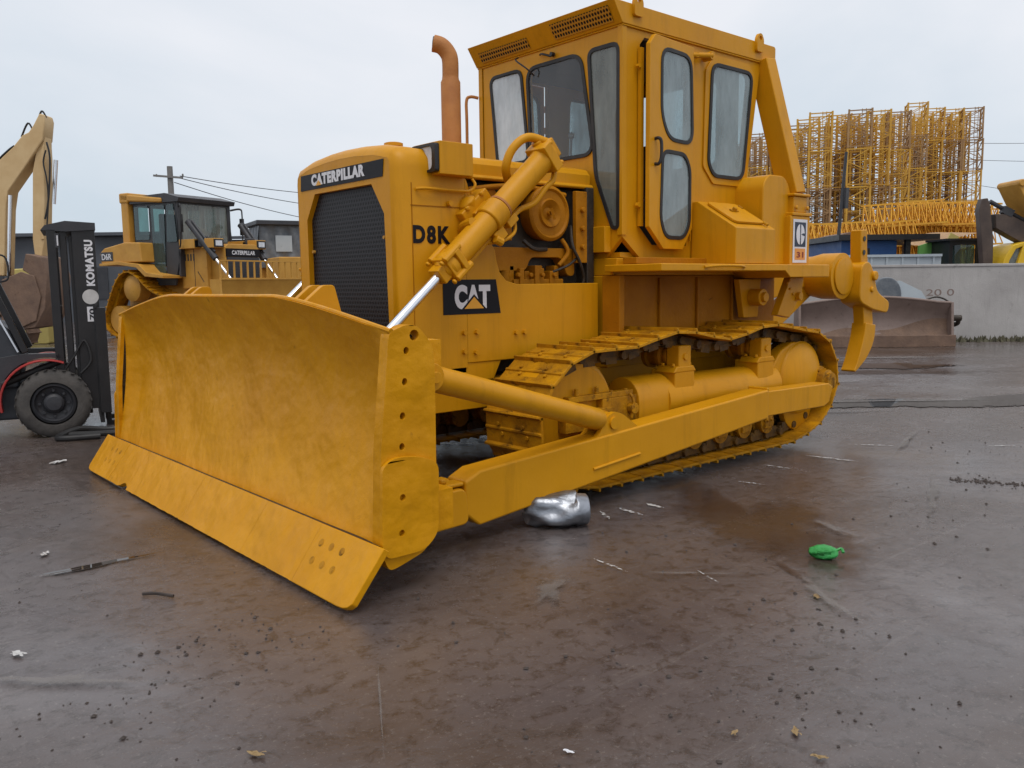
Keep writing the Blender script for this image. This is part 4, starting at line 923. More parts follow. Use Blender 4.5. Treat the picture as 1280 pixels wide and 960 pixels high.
# ---- second bulldozer with black cab
cg = 'crawler machines parked behind the big bulldozer'
d6 = thing('bulldozer', 'smaller weathered yellow bulldozer with black cab and slatted blade guard, behind the big blade', 'bulldozer', site(-9.6, 26.0), ROT0 - R(30)); d6.scale = (1.2, 1.2, 1.2)
YM = 'mid_yellow'
g = MB(); g.box(.45, 1.80, -.52, .52, .75, 2.16); g.box(-1.75, .5, -.55, .55, .6, 1.5); g.prism([(-.52, 2.16), (.52, 2.16), (.42, 2.24), (-.42, 2.24)], 'x', .45, 1.80)
b_ = g.build('body', YM, d6, .015)
for s in (1, -1):
    g = MB(); g.box(.45, 1.32, s * .525, s * .66, 1.2, 2.16); ed_ = g.build('engine_side_door', YM, b_, .01)
g = MB()
for s in (1, -1):
    for k in range(4): g.box(.56 + k * .10, .60 + k * .10, s * .662, s * .667, 1.86, 2.02)
    g.box(.885, .895, s * .662, s * .668, 1.2, 2.16); g.bar((1.0, s * .664, 1.6), (1.2, s * .664, 1.35), .02, .006)
g.build('door_louvres', 'dark_steel', b_)
g = MB(); g.box(1.80, 1.84, -.49, .49, .95, 1.93); gr_ = g.build('grille', 'grille_slats', b_)
g = MB()
for k in range(14): g.box(1.84, 1.85, -.47, .47, 1.0 + k * .065, 1.02 + k * .065)
g.build('grille_slat', 'dark_steel', gr_)
g = MB(); g.box(1.80, 1.845, -.51, .51, 1.94, 2.13); nd = g.build('name_plate', 'decal_black', b_)
t_ = text_obj('lettering', 'CATERPILLAR', 'decal_white', b_, (1.847, -.36, 1.985), (0, 1, 0), (0, 0, 1), .72, .10, .03, .001)
for s in (1, -1):
    g = MB(); g.box(1.45, 1.75, s * .50, s * .82, 2.14, 2.36); hl = g.build('headlight', YM, d6, .01)
    g = MB(); g.box(1.75, 1.765, s * .52, s * .80, 2.16, 2.34); g.build('lamp_surround', 'black', hl)
    g = MB(); g.box(1.765, 1.772, s * .57, s * .76, 2.19, 2.31); g.build('lens', 'lamp_lens', hl)
    g = MB(); g.box(.62, 1.15, s * .62, s * .86, 2.14, 2.36); sl_ = g.build('side_lamp_box', YM, d6, .01)
    g = MB(); g.box(1.15, 1.158, s * .64, s * .84, 2.17, 2.33); g.build('lens', 'black', sl_)
    g = MB(); a = Vector((.95, s * .80, 2.74)); b = Vector((2.05, s * .74, 1.55)); g.cyl(a, a.lerp(b, .72), .075, n=14); g.cyl(a + Vector((.10, 0, .05)), a.lerp(b, .62) + Vector((.10, 0, .05)), .025, n=8); g.lathe(a, a - b, [(0, .07), (.05, .08), (.06, .05), (.09, .0)], 14)
    cy = g.build('lift_cylinder', 'dark_steel', d6); g = MB(); g.cyl(a.lerp(b, .7), b + (b - a) * .25, .033, n=12); g.build('rod', 'chrome', cy)
    g = MB(); g.bar((1.25, s * .62, 2.3), (1.36, s * .80, 2.30), .2, .25); g.build('cylinder_yoke', 'dark_steel', d6, .02)
    # high-drive track
    g = MB(); ring_track(g, [(1.3, .04), (.5, .04), (-.5, .04), (-1.4, .04), (-1.75, .17), (-1.88, .42), (-1.75, .75), (-1.45, 1.25), (-1.2, 1.53), (-.88, 1.63), (-.55, 1.5), (-.1, 1.18), (.5, 1.0), (1.2, .88), (1.55, .72), (1.68, .45), (1.58, .18)], s * .66, s * 1.22, n=44)
    tk = g.build('track', 'yellow_muddy', d6)
    g = MB(); g.lathe((1.3, s * .8, .45), (0, s, 0), [(0, .34), (.3, .34), (.3, .2), (.32, 0)], 24); g.lathe((-1.45, s * .8, .45), (0, s, 0), [(0, .34), (.3, .34), (.3, .2), (.32, 0)], 24); g.lathe((-.88, s * .8, 1.22), (0, s, 0), [(0, .32), (.3, .32), (.36, .2), (.37, 0)], 24); g.box(-1.2, 1.1, s * .85, s * 1.1, .3, .6)
    for k in range(6): g.cyl((-.95 + k * .38, s * .8, .19), (-.95 + k * .38, s * 1.1, .19), .10, n=14)
    g.build('track_wheels', YM, tk)
    g = MB(); g.prism([(.45, 1.45), (-.2, 1.50), (-.5, 1.72), (-1.2, 1.80), (-1.9, 1.78), (-1.9, 1.84), (-1.15, 1.88), (-.4, 1.80), (-.15, 1.6), (.45, 1.52)], 'y', s * .60, s * 1.24); g.build('fender', YM, d6, .01)
    g = MB(); g.prism([(-.35, 1.85), (-.40, 2.32), (-.95, 2.34), (-1.75, 2.22), (-1.95, 2.10), (-1.9, 1.84)], 'y', s * .55, s * 1.18); g.build('side_tank', YM, d6, .03)
    g = MB(); g.prism([(-1.42, 2.25), (-1.16, 2.25), (-1.16, 3.06), (-1.42, 3.06)], 'y', s * .70, s * .88); g.build('roll_bar_post', YM, d6, .03)
    g = MB(); g.prism([(2.0, .25), (2.1, .4), (-.3, .62), (-.3, .42)], 'y', s * 1.26, s * 1.40); g.build('push_arm', YM, d6, .01)
g = MB(); g.box(-1.90, -1.42, -1.188, -1.182, 1.90, 2.12); mp_ = g.build('model_plate', 'dark_steel', d6)
text_obj('lettering', 'D6R', 'decal_white', mp_, (-1.85, -1.189, 1.93), (1, 0, 0), (0, 0, 1), .38, .15, .02, .002)
g = MB(); g.box(-1.45, -1.12, -.90, .90, 3.02, 3.20); g.prism([(-1.40, 3.06), (.10, 2.98), (.10, 3.06), (-1.40, 3.19)], 'y', -.90, -.74); g.prism([(-1.40, 3.06), (.10, 2.98), (.10, 3.06), (-1.40, 3.19)], 'y', .74, .90); g.build('roll_bar', YM, d6, .03)
ck = MB()
cabo_ = [(-1.05, 3.02), (-1.05, 2.30), (-.42, 2.30), (-.32, 1.55), (.35, 1.55), (.62, 2.2), (.50, 3.02)]
wr = rp([(-1.0, 2.95), (-1.0, 2.36), (-.48, 2.36), (-.48, 2.95)], .04); wd_ = rp([(-.38, 2.95), (-.34, 1.75), (.05, 1.75), (.12, 2.95)], .05); wf = rp([(.20, 2.95), (.16, 2.3), (.52, 2.3), (.44, 2.95)], .04)
for s in (1, -1): ck.panel(cabo_, [wr, wd_, wf], (0, s * .80, 0), (1, 0, 0), (0, 0, 1), 0, .05 * s)
fwo = rp([(-.7, 2.95), (-.7, 2.3), (.7, 2.3), (.7, 2.95)], .05)
ck.panel([(-.80, 1.7), (.80, 1.7), (.80, 3.02), (-.80, 3.02)], [fwo], (.52, 0, 0), (0, 1, 0), (0, 0, 1), 0, .05)
ck.panel([(-.80, 2.30), (.80, 2.30), (.80, 3.02), (-.80, 3.02)], [fwo], (-1.05, 0, 0), (0, 1, 0), (0, 0, 1), 0, .05)
ck.prism([(-1.10, 3.00), (.66, 2.98), (.70, 3.05), (.2, 3.14), (-1.10, 3.12)], 'y', -.86, .86)
cc = ck.build('cab', 'dark_steel', d6, .01)
for q in (wr, wd_, wf):
    for s in (1, -1):
        g = MB(); g.panel(q, [], (0, s * .82, 0), (1, 0, 0), (0, 0, 1), -.003, .003); g.build('window', 'glass_green', cc)
g = MB(); g.panel(fwo, [], (.545, 0, 0), (0, 1, 0), (0, 0, 1), -.003, .003); g.build('window', 'glass_dusty', cc)
g = MB(); g.box(-.8, -.3, -.25, .25, 1.9, 2.2); g.box(-.85, -.72, -.25, .25, 2.2, 2.85); g.build('seat', 'seat_vinyl', cc, .03)
for s in (1, -1):
    g = MB(); g.tube([(.60, s * .78, 2.90), (.80, s * .92, 2.92), (.84, s * .94, 2.8), (.80, s * .95, 2.3), (.7, s * .9, 2.2)], .018, 8); g.box(.78, .86, s * .90, s * .98, 2.45, 2.75)
    g.build('mirror_bar', 'black', d6)
for c_ in d6.children:
    if c_.name.split('.')[0] in ('cab', 'roll_bar', 'roll_bar_post', 'mirror_bar'): c_.scale.z = 1.38; c_.location.z = 2.25 * (1 - 1.38)
# blade with slatted guard on top
g = MB(); g.grid(lambda u, v: (2.62 - .16 * math.sin(PI * v) - .02 * v, -1.42 + 2.84 * u, .28 + 1.12 * v), 30, 14)
g.grid(lambda u, v: (2.58 - .16 * math.sin(PI * v) - .02 * v, -1.42 + 2.84 * u, .28 + 1.12 * v), 30, 14)
for s in (1, -1): g.prism([(2.66, .28), (2.62, 1.40), (2.30, 1.40), (2.34, .28)], 'y', s * 1.40, s * 1.45)
g.box(2.36, 2.44, -1.6, 1.6, .5, .9)
bd = g.build('blade', YM, d6)
g = MB(); g.box(2.62, 2.66, -1.44, 1.44, .12, .30); g.build('cutting_edge', YM, bd, .005)
g = MB(); g.box(2.58, 2.62, -1.42, 1.42, 1.80, 1.83); g.box(2.58, 2.62, -1.42, 1.42, 1.39, 1.43)
for k in range(15): y = -1.40 + k * 2.8 / 14; g.box(2.585, 2.615, y - .018, y + .018, 1.42, 1.81)
g.build('slatted_guard', YM, bd)

# ---- third dozer, cab wrapped in grey plastic
d3 = thing('bulldozer', 'old bulldozer whose cab is wrapped in grey plastic film, right of the black cab', 'bulldozer', site(-9.0, 34), ROT0 - R(62)); d3.scale = (1.3, 1.3, 1.3)
g = MB(); g.box(.4, 2.0, -.55, .55, .7, 1.95); g.box(-1.6, .4, -.9, .9, .7, 1.7); g.build('body', YM, d3, .03)
for s in (1, -1):
    g = MB(); ring_track(g, [(1.3, .04), (0, .04), (-1.3, .04), (-1.7, .3), (-1.75, .6), (-1.4, .98), (0, 1.0), (1.3, .92), (1.65, .6), (1.6, .25)], s * .7, s * 1.25, n=34); g.build('track', 'yellow_muddy', d3)
g = MB()
for (x0, y0, x1, y1) in ((-.9, -.75, .55, -.75), (.55, -.75, .55, .75), (.55, .75, -.9, .75), (-.9, .75, -.9, -.75)):
    A_ = Vector((x0, y0, 0)); B_ = Vector((x1, y1, 0)); nrm = Vector((y1 - y0, x0 - x1, 0)).normalized(); rnd = random.Random(int(x0 * 10 + y0))
    g.grid(lambda u, v: tuple(A_.lerp(B_, u) + nrm * (.05 * math.sin(u * 22 + v * 3) * math.sin(v * 5 + 1)) + Vector((0, 0, 1.68 + 1.24 * v))), 30, 10)
cw = g.build('wrapped_cab', 'blue_grey_plastic', d3)
g = MB(); g.box(-1.0, .75, -.86, .86, 2.92, 3.05); g.build('cab_roof', 'dark_steel', d3, .02)
g = MB(); g.box(.60, .61, -.30, .18, 2.15, 2.62); g.build('window', 'pale_panel', cw)

# ---- excavator at the left edge
exo = site(-13.6, 20.5)
exc = thing('excavator', 'tan excavator at the left edge with raised boom and stick hanging straight down', 'excavator', exo, ROT0)
def L2(px, py, d=20.5): s_, z_ = P2(px, py, d); return (s_ + 13.6, z_)
g = MB(); g.prism([L2(*p) for p in ((60, 145), (62, 152), (60, 176), (40, 207), (17, 240), (14, 262), (12, 345), (-28, 345), (-25, 245), (-12, 220), (4, 203), (22, 186), (34, 171), (42, 167), (48, 158), (55, 144))], 'y', -.22, .22); bm_ = g.build('boom', 'old_yellow', exc, .03)
g = MB(); g.prism([L2(*p) for p in ((52, 176), (60, 168), (62, 200), (60, 300), (56, 322), (48, 322), (45, 300), (45, 215))], 'y', -.15, .15); g.prism([L2(*p) for p in ((56, 190), (60, 176), (61, 240), (60, 300), (56, 300))], 'y', -.18, .18)
st_ = g.build('stick', 'old_yellow', exc, .02)
g = MB()
for k, (a, b) in enumerate((((24, 246), (22, 345)),)):
    pa_, pb_ = L2(*a), L2(*b)
    for y in (-.36,): g.cyl((pa_[0], y, pa_[1]), (pb_[0], y, pb_[1]), .045, n=12)
cy_ = g.build('boom_cylinder_rod', 'chrome', bm_)
g = MB()
for k in range(5):
    g.tube([(*(lambda q: (q[0], -.2 + .1 * k, q[1]))(L2(-14, 236 - k)),), (*(lambda q: (q[0], -.2 + .1 * k, q[1]))(L2(2, 205 - 2 * k)),), (*(lambda q: (q[0], -.2 + .1 * k, q[1]))(L2(16, 190 - 2 * k)),), (*(lambda q: (q[0], -.2 + .1 * k, q[1]))(L2(24, 184)),)], .022, 6)
for (a, b, c) in (((30, 172), (38, 155), (45, 166)), ((50, 154), (55, 140), (61, 148))):
    g.tube([(q[0], -.1, q[1]) for q in (L2(*a), L2(*b), L2(*c))], .022, 6)
g.tube([(q[0], -.27, q[1]) for q in (L2(66, 180), L2(70, 200), L2(69, 240), L2(67, 260), L2(64, 275))], .022, 6); g.tube([(q[0], -.27, q[1]) for q in (L2(65, 190), L2(62, 205), L2(66, 225), L2(68, 250), L2(66, 290))], .018, 6)
g.build('hydraulic_hoses', 'rubber', exc)
g = MB(); q0 = L2(70, 200); q1 = L2(67, 255); g.cyl((q0[0], 0, q0[1]), (q1[0], 0, q1[1]), .05, n=10); g.build('bucket_cylinder', 'chrome', st_)
g = MB(); bkt = [L2(*p) for p in ((48, 318), (66, 322), (74, 345), (72, 385), (60, 408), (34, 412), (20, 392), (28, 384), (44, 390), (55, 372), (56, 345), (44, 338))]
g.prism(bkt, 'y', -.55, .55); g.prism([L2(*p) for p in ((20, 350), (44, 340), (60, 345), (68, 370), (62, 400), (40, 410), (20, 400))], 'y', -.60, -.56)
for k in range(5): y = -.5 + .25 * k; q = L2(20, 392); g.prism([(q[0] - .25, q[1] + .02), (q[0] + .05, q[1] + .10), (q[0] + .05, q[1] - .03)], 'y', y - .05, y + .05)
g.build('bucket', 'mud', exc, .02)
g = MB(); g.box(-3.6, -.4, -1.3, 1.3, 1.05, 1.95); g.prism([(-3.6, 1.95), (-3.6, 2.5), (-1.8, 2.5), (-1.5, 1.95)], 'y', -1.3, 1.3); hs = g.build('house', 'old_yellow', exc, .06)
g = MB(); g.prism(rp([(-1.7, 1.2), (-1.7, 2.9), (-.3, 2.9), (-.05, 2.0), (-.15, 1.2)], .1), 'y', -1.30, -.45); ecab = g.build('cab', 'dark_steel', exc, .03)
g = MB(); g.prism(rp([(-1.55, 2.0), (-1.55, 2.75), (-.4, 2.75), (-.25, 2.0)], .1), 'y', -1.31, -1.302); g.build('window', 'glass_green', ecab)
for s in (1, -1):
    g = MB(); ring_track(g, [(1.2, .04), (0, .04), (-2.2, .04), (-3.0, .15), (-3.2, .48), (-2.9, .85), (-1, .9), (1.0, .86), (1.45, .5), (1.4, .2)], s * .9, s * 1.5, n=40)
    g.build('track', 'mud', exc)
g = MB(); g.box(-2.0, .2, -1.0, 1.0, .4, 1.05); g.build('undercarriage', 'mud', exc, .05)

# pale yellow counterweight piece visible beside the mast
lw, lz = P2(43, 335, 23.5); g = MB(); g.prism(rp([(-.50, 0), (-.50, 1.62), (-.42, 2.02), (.30, 2.05), (.44, 1.85), (.46, 0)], .08), 'y', -.4, .4)
o = g.build('machine_counterweight', 'pale_yellow', None, .03); o.location = site(lw, 23.5); o.rotation_euler = (0, 0, ROT0)
tag(o, 'pale yellow counterweight block seen behind the forklift mast, under the excavator stick', 'counterweight')

# ---- forklift
fk = thing('forklift', 'black and red forklift with tall black mast, standing left of the big blade', 'forklift', (3.30, -4.64, 0), R(166))
def wheel(parent, x, y, r, w, s, rim=True):
    g = MB(); ty = [(-w / 2, r * .62), (-w / 2, r * .80), (-w / 2 + .02, r * .93), (-w * .3, r), (w * .3, r), (w / 2 - .02, r * .93), (w / 2, r * .80), (w / 2, r * .62), (w / 2 - .03, r * .58), (-w / 2 + .03, r * .58)]
    g.lathe((x, y, r), (0, 1, 0), ty, 44, False)
    for k in range(26):
        a = 2 * PI * k / 26; c = Vector((x + r * math.cos(a), y, r + r * math.sin(a))); t_ = Vector((-math.sin(a), .0, math.cos(a)))
        for sy in (-1, 1): g.bar(c + Vector((0, sy * .02, 0)) - t_ * .01, c + Vector((0, sy * w * .46, 0)) + t_ * .02, .028, .006, (math.cos(a), 0, math.sin(a)))
    wh = g.build('wheel', 'tyre', parent)
    g = MB(); yy = y + s * w * .5
    g.lathe((x, yy - s * .09, r), (0, s, 0), [(0, r * .60), (.05, r * .60), (.06, r * .52), (.02, r * .46), (.0, r * .30), (.05, r * .27), (.07, r * .20), (.075, 0)], 32)
    for k in range(8): a = 2 * PI * k / 8; g.bolt((x + r * .38 * math.cos(a), yy - s * .08, r + r * .38 * math.sin(a)), (0, s, 0), .016, .03)
    g.build('rim', 'dark_steel', wh); return wh
for s in (1, -1): wheel(fk, .05, s * .50, .34, .24, s)
for s in (1, -1): wheel(fk, -1.65, s * .46, .29, .18, s)
g = MB()
for s in (1, -1):
    y0, y1 = s * .40, s * .50
    g.box(.03, .11, y0, y1, .12, 2.06); g.box(.14, .20, y0, s * .47, .10, 2.10); g.box(.22, .255, y0, s * .44, .12, 2.0); g.box(.25, .46, s * .45, s * .485, .25, 2.10)
    g.box(.02, .46, s * .36, s * .43, .3, .42)
for z in (.35, 1.2, 1.98): g.box(.05, .11, -.45, .45, z, z + .10)
g.box(.28, .40, -.10, .10, .2, 1.8)
ms = g.build('mast', 'black', fk, .006); ms.location.x = .06
g = MB(); g.prism([(-.02, 2.05), (.02, 2.10), (.20, 2.145), (.47, 2.13), (.47, 2.06), (.2, 2.04)], 'y', -.50, .50); g.box(.10, .14, -.502, -.50, 1.88, 2.02); g.build('mast_cap', 'dark_steel', ms, .006)
g = MB(); g.box(.118, .130, -.505, -.49, 1.90, 2.0); g.build('mast_marking', 'decal_white', ms)
text_obj('lettering', 'KOMATSU', 'decal_white', ms, (.435, -.4865, 1.50), (0, 0, 1), (-1, 0, 0), .46, .078, .05, .001, space=1.12)
g = MB(); g.cyl((.385, -.4855, 1.39), (.385, -.4875, 1.39), .075, n=28); g.build('round_emblem', 'paper', ms)
g = MB(); g.box(.345, .425, -.4875, -.4855, 1.14, 1.29); g.build('white_plate', 'decal_white', ms)
text_obj('plate_lettering', '70', 'decal_black', ms, (.415, -.4885, 1.16), (0, 0, 1), (-1, 0, 0), .11, .05, .02, .001)
g = MB(); g.box(.46, .50, -.5, .5, .10, .22); g.box(.46, .50, -.5, .5, .5, .6)
for k in range(7): y = -.48 + k * .16; g.box(.46, .49, y - .02, y + .02, .1, 1.30)
g.box(.46, .50, -.52, .52, 1.26, 1.32); g.box(.47, .57, -.52, -.40, .2, 1.28); g.build('load_backrest', 'black', fk, .005)
for s in (1, -1): g = MB(); g.prism([(.52, .04), (.52, .62), (.56, .62), (.57, .09), (1.55, .055), (1.58, .04)], 'y', s * .24 - .06, s * .24 + .06); g.build('fork', 'black', fk, .004)
g = MB(); g.box(.30, .335, -.46, -.41, .2, 1.75); g.cyl((.06, -.50, .75), (-.45, -.48, .55), .035, n=12); g.tube([(.25, -.5, .62), (.35, -.52, .75), (.3, -.5, .95), (.2, -.5, .8), (.1, -.5, .65)], .012); g.build('mast_hoses', 'rubber', ms)
# chassis
g = MB(); g.box(-1.9, .10, -.42, .42, .18, .55); g.prism([(-.25, .5), (-.18, .80), (-.30, 1.10), (-.42, 1.16), (-.62, 1.10), (-.75, .6), (-.75, .5)], 'y', -.48, .48); ch = g.build('front_cowl', 'dash', fk, .03, 3)
g = MB(); g.prism([(-2.15, .25), (-2.15, 1.0), (-1.95, 1.12), (-1.35, 1.10), (-1.25, .3)], 'y', -.50, .50); g.build('counterweight', 'red', fk, .06, 3)
g = MB(); g.box(-1.4, -.62, -.48, .48, .35, .98); g.build('hood_cover', 'dark_steel', fk, .04)
g = MB(); g.box(-1.2, -.75, -.24, .24, .98, 1.10); g.prism([(-1.22, 1.05), (-1.08, 1.05), (-1.16, 1.5), (-1.26, 1.5)], 'y', -.23, .23); g.build('seat', 'seat_vinyl', fk, .03, 3)
g = MB(); g.cyl((-.45, -.05, 1.12), (-.55, -.05, 1.30), .02, n=10)
ring = [Vector((-.57, -.05, 1.32)) + Vector((.09 * math.cos(a), .18 * math.sin(a), .05 * math.cos(a))) for a in [2 * PI * k / 20 for k in range(21)]]; g.tube(ring, .014, 8); g.build('steering_wheel', 'black', fk)
for s in (1, -1):
    g = MB(); A_ = [R(x) for x in range(66, 200, 9)]
    inn = [(.40 * math.cos(a), .365 + .40 * math.sin(a)) for a in A_]; outr = [(.416 * math.cos(a) - .006, .365 + .416 * math.sin(a)) for a in reversed(A_)]
    g.prism(inn + outr, 'y', s * .46, s * .62); g.build('wheel_arch', 'red', fk, .006)
    g = MB(); inn = [(.43 * math.cos(a), .365 + .43 * math.sin(a)) for a in A_]; g.prism(inn + [(-.62, .2), (-.62, .78), (-.2, .84), (.12, .83)], 'y', s * .40, s * .50); g.build('arch_panel', 'dark_steel', fk, .004)
    g = MB(); g.bar((-.17, s * .46, .85), (-.62, s * .44, 2.05), .06, .075, (0, 1, 0)); g.bar((-1.42, s * .44, 1.0), (-1.50, s * .44, 2.05), .05, .06, (0, 1, 0)); g.bar((-.55, s * .44, 2.07), (-1.6, s * .44, 2.07), .06, .05); g.build('guard_post', 'black', fk, .008)
g = MB()
for k in range(8): g.bar((-.62 - k * .13, -.44, 2.08), (-.62 - k * .13, .44, 2.08), .03, .03)
g.build('overhead_guard', 'black', fk)
g = MB(); g.tube([(-.56, -.46, 1.78), (-.44, -.52, 1.80), (-.28, -.53, 1.79), (-.26, -.53, 1.6), (-.32, -.52, 1.55), (-.50, -.46, 1.55)], .009, 6); g.lathe((-.45, -.53, 1.66), (1, -.3, 0), [(-.06, .03), (-.03, .07), (.04, .085), (.06, .08), (.065, .0)], 18); g.build('work_lamp', 'black', fk)
g = MB(); g.bar((-.23, -.49, .86), (-.50, -.49, 1.50), .015, .05, (0, 1, 0)); g.build('grab_handle', 'chrome', fk)
hz = MB(); pz = [(3.35, -3.95, .03), (3.05, -3.78, .03), (2.75, -3.66, .03), (2.55, -3.72, .03), (2.62, -3.86, .03), (2.95, -3.98, .035), (3.2, -3.98, .07), (3.42, -3.86, .03), (3.40, -3.72, .03), (3.1, -3.62, .03)]
hz.tube(pz, .028, 10); tag(hz.build('rubber_hose', 'rubber'), 'black rubber hose looped on the ground beside the forklift tyre', 'hose')

# ---- dark sheds at the back left
def shed(s0, s1, d, dep, h, label, mat='shed_dark', rise=.5):
    t = thing('shed', label, 'building', site((s0 + s1) / 2, d), ROT0); w = (s1 - s0) / 2
    g = MB(); g.box(-w, w, 0, dep, 0, h - .15)
    g.build('wall', mat, t)
    g = MB(); g.prism([(-.4, h - .14), (-.4, h), (dep / 2, h + rise), (dep + .4, h), (dep + .4, h - .14), (dep / 2, h + rise - .14)], 'x', -w - .3, w + .3); g.build('roof', mat, t)
    n = max(2, int(w))
    for k in range(n): x = -w + (k + .5) * 2 * w / n; g = MB(); g.box(x - .5, x + .5, -.03, -.004, 1.0, 2.4); g.build('window', 'dark_steel', t)
    return t
shed(-24, -14.8, 38, 7, 3.9, 'long low dark shed on the skyline behind the excavator', rise=.25)
shed(-14.4, -9.5, 44, 7, 4.0, 'dark shed behind the black cab of the smaller bulldozer', rise=.25)
# ---- poles and wires
def pole(px, pytop, d, label, r=.14, arm=True):
    s_, z_ = P2(px, pytop, d); t = thing('utility_pole', label, 'pole', site(s_, d), ROT0)
    g = MB(); g.cyl((0, 0, 0), (0, 0, z_), r * 1.3, r, 12); g.build('post', 'wood_pole', t)
    if arm:
        g = MB(); g.bar((-.85, 0, z_ - .45), (.75, -.3, z_ - .62), .1, .1); 
        for x in (-.7, .1, .65): g.lathe((x, 0, z_ - .52), (0, 0, 1), [(0, .03), (.05, .05), (.12, .045), (.16, 0)], 10)
        g.build('crossarm', 'wood_pole', t)
    return site(s_, d, z_)
pA = pole(212, 208, 45, 'grey utility pole with a crossarm rising behind the black cab')
pole(378, 274, 85, 'thin distant pole at the edge of the big radiator', .10, False)
def wire(p, q, sag, label):
    P = [p.lerp(q, t / 12) - Vector((0, 0, sag * 4 * (t / 12) * (1 - t / 12))) for t in range(13)]
    g = MB(); g.tube(P, .022, 5); tag(g.build('overhead_wire', 'wire'), label, 'wire', 'overhead wires across the sky')
def wp(px, py, d): s_, z_ = P2(px, py, d); return site(s_, d, z_)
wire(wp(225, 220, 45), wp(560, 240, 80), .7, 'upper overhead wire running right from the left pole')
wire(wp(222, 222, 45), wp(560, 262, 75), .8, 'middle overhead wire running right from the left pole')
wire(wp(218, 228, 45), wp(560, 284, 75), 1.0, 'lowest overhead wire running right from the left pole')
wire(wp(1130, 176, 84), wp(1480, 168, 84), .5, 'highest overhead wire right of the lattice stacks')
wire(wp(1130, 196, 84), wp(1480, 200, 84), .3, 'second highest overhead wire right of the lattice stacks')
wire(wp(1130, 215, 84), wp(1480, 262, 84), .4, 'third overhead wire right of the lattice stacks, sloping down')

# ---- tower crane mast sections, stacked upright
def section(w=1.6, h=2.8):
    g = MB(); a = w / 2
    for x in (-a, a):
        for y in (-a, a): g.box(x - .07, x + .07, y - .07, y + .07, 0, h)
    for z in (.10, h / 3, 2 * h / 3, h - .10):
        t = .05 if z in (.10, h - .10) else .035
        for q in (-a, a): g.bar((-a, q, z), (a, q, z), t * 1.6, t * 1.6); g.bar((q, -a, z), (q, a, z), t * 1.6, t * 1.6)
    for k in range(3):
        z0, z1 = .1 + k * (h - .2) / 3, .1 + (k + 1) * (h - .2) / 3
        if k % 2: z0, z1 = z1, z0
        for q in (-a, a): g.bar((-a, q, z0), (a, q, z1), .06, .06); g.bar((q, -a, z1), (q, a, z0), .06, .06)
    g.box(a * .1, a * .1 + .05, -a, -a + .05, 0, h); g.box(a * .45, a * .45 + .05, -a, -a + .05, 0, h)
    for k in range(9): g.box(a * .1, a * .45, -a, -a + .03, .2 + k * .3, .23 + k * .3)
    return g
sec = [section().build('mast_section', m_) for m_ in ('crane_yellow', 'crane_rust')]
used = [False, False]
ORD = ['first', 'second', 'third', 'fourth', 'fifth', 'sixth', 'seventh', 'eighth', 'ninth', 'tenth', 'eleventh', 'twelfth', 'thirteenth', 'fourteenth']
rnd = random.Random(4)
cols = [(947, 76, 5), (972, 76, 5), (998, 74, 5), (1021, 67, 5), (1045, 68, 5), (1068, 66, 5), (1091, 66.5, 5), (1114, 67, 5), (1137, 78, 6), (1160, 80.5, 6), (1183, 81, 6), (1206, 80.5, 6)]
for ci, (px, d, n) in enumerate(cols):
    for row in range(3):
        nn_ = n - (1 if row == 1 and ci in (8, 4) else 0); dd = d + row * 2.6; s_, _ = P2(px, 300, d); s_ = s_ * (1 if row == 0 else 1 + .004 * row) + rnd.uniform(-.15, .15)
        mi = 1 if rnd.random() < (.55 if ci in (2, 5, 6, 8, 10) else .35) else 0
        for k in range(n):
            if row == 1 and k >= nn_: continue
            mk = mi if rnd.random() < .75 else 1 - mi
            if used[mk]: o = sec[mk].copy(); COL.objects.link(o)
            else: o = sec[mk]; used[mk] = True
            o.location = site(s_, dd, k * 2.8 + .0); o.rotation_euler = (0, 0, ROT0 - R(18) + rnd.uniform(-.10, .10))
            lv = 'bottom' if k == 0 else ('top' if k == n - 1 else ORD[k] + ' one up')
            tag(o, f"{'rusty' if mk else 'yellow'} mast section, {lv}, {['front', 'middle', 'back'][row]}-row stack {ORD[ci]} from left", 'crane section', 'tower crane mast sections stacked upright')
# ---- lattice jib sections lying in a heap
def jib(L=6.0, w=1.2, h=1.1):
    g = MB(); A_ = [(-w / 2, 0), (w / 2, 0), (0, h)]
    for y, z in A_: g.bar((-L / 2, y, z + .06), (L / 2, y, z + .06), .08, .08)
    n = 12
    for k in range(n):
        x0, x1 = -L / 2 + k * L / n, -L / 2 + (k + 1) * L / n; xm = (x0 + x1) / 2
        for y in (-w / 2, w / 2): g.bar((x0, y, .06), (xm, 0, h + .06), .055, .055); g.bar((xm, 0, h + .06), (x1, y, .06), .055, .055)
        g.bar((x0, -w / 2, .06), (x1, w / 2, .06), .05, .05); g.bar((x0, -w / 2, .06), (x0, w / 2, .06), .05, .05)
    return g
jb = jib().build('jib_section', 'crane_orange'); first = True
JW = ['leftmost', 'second', 'third', 'fourth', 'fifth', 'rightmost']
for col_ in range(6):
    for lay in range((4, 4, 4, 5, 5, 5)[col_]):
        for dep in range(2):
            px = (1008, 1050, 1092, 1130, 1162, 1192)[col_]
            if first: o = jb; first = False
            else: o = jb.copy(); COL.objects.link(o)
            dd = 41 + dep * 3.0 + col_ * .3; s_, _ = P2(px, 300, dd); s_ += rnd.uniform(-.3, .3)
            o.location = site(s_, dd, lay * .98); o.rotation_euler = (rnd.uniform(-.06, .06), rnd.uniform(-.07, .07), ROT0 + rnd.uniform(-.30, .30)); o.scale = (.62, 1, 1)
            tag(o, f"orange jib section lying in the heap, {JW[col_]} pile, {ORD[lay]} layer up, {['near', 'far'][dep]} side", 'crane section', 'lattice jib sections lying in a heap')
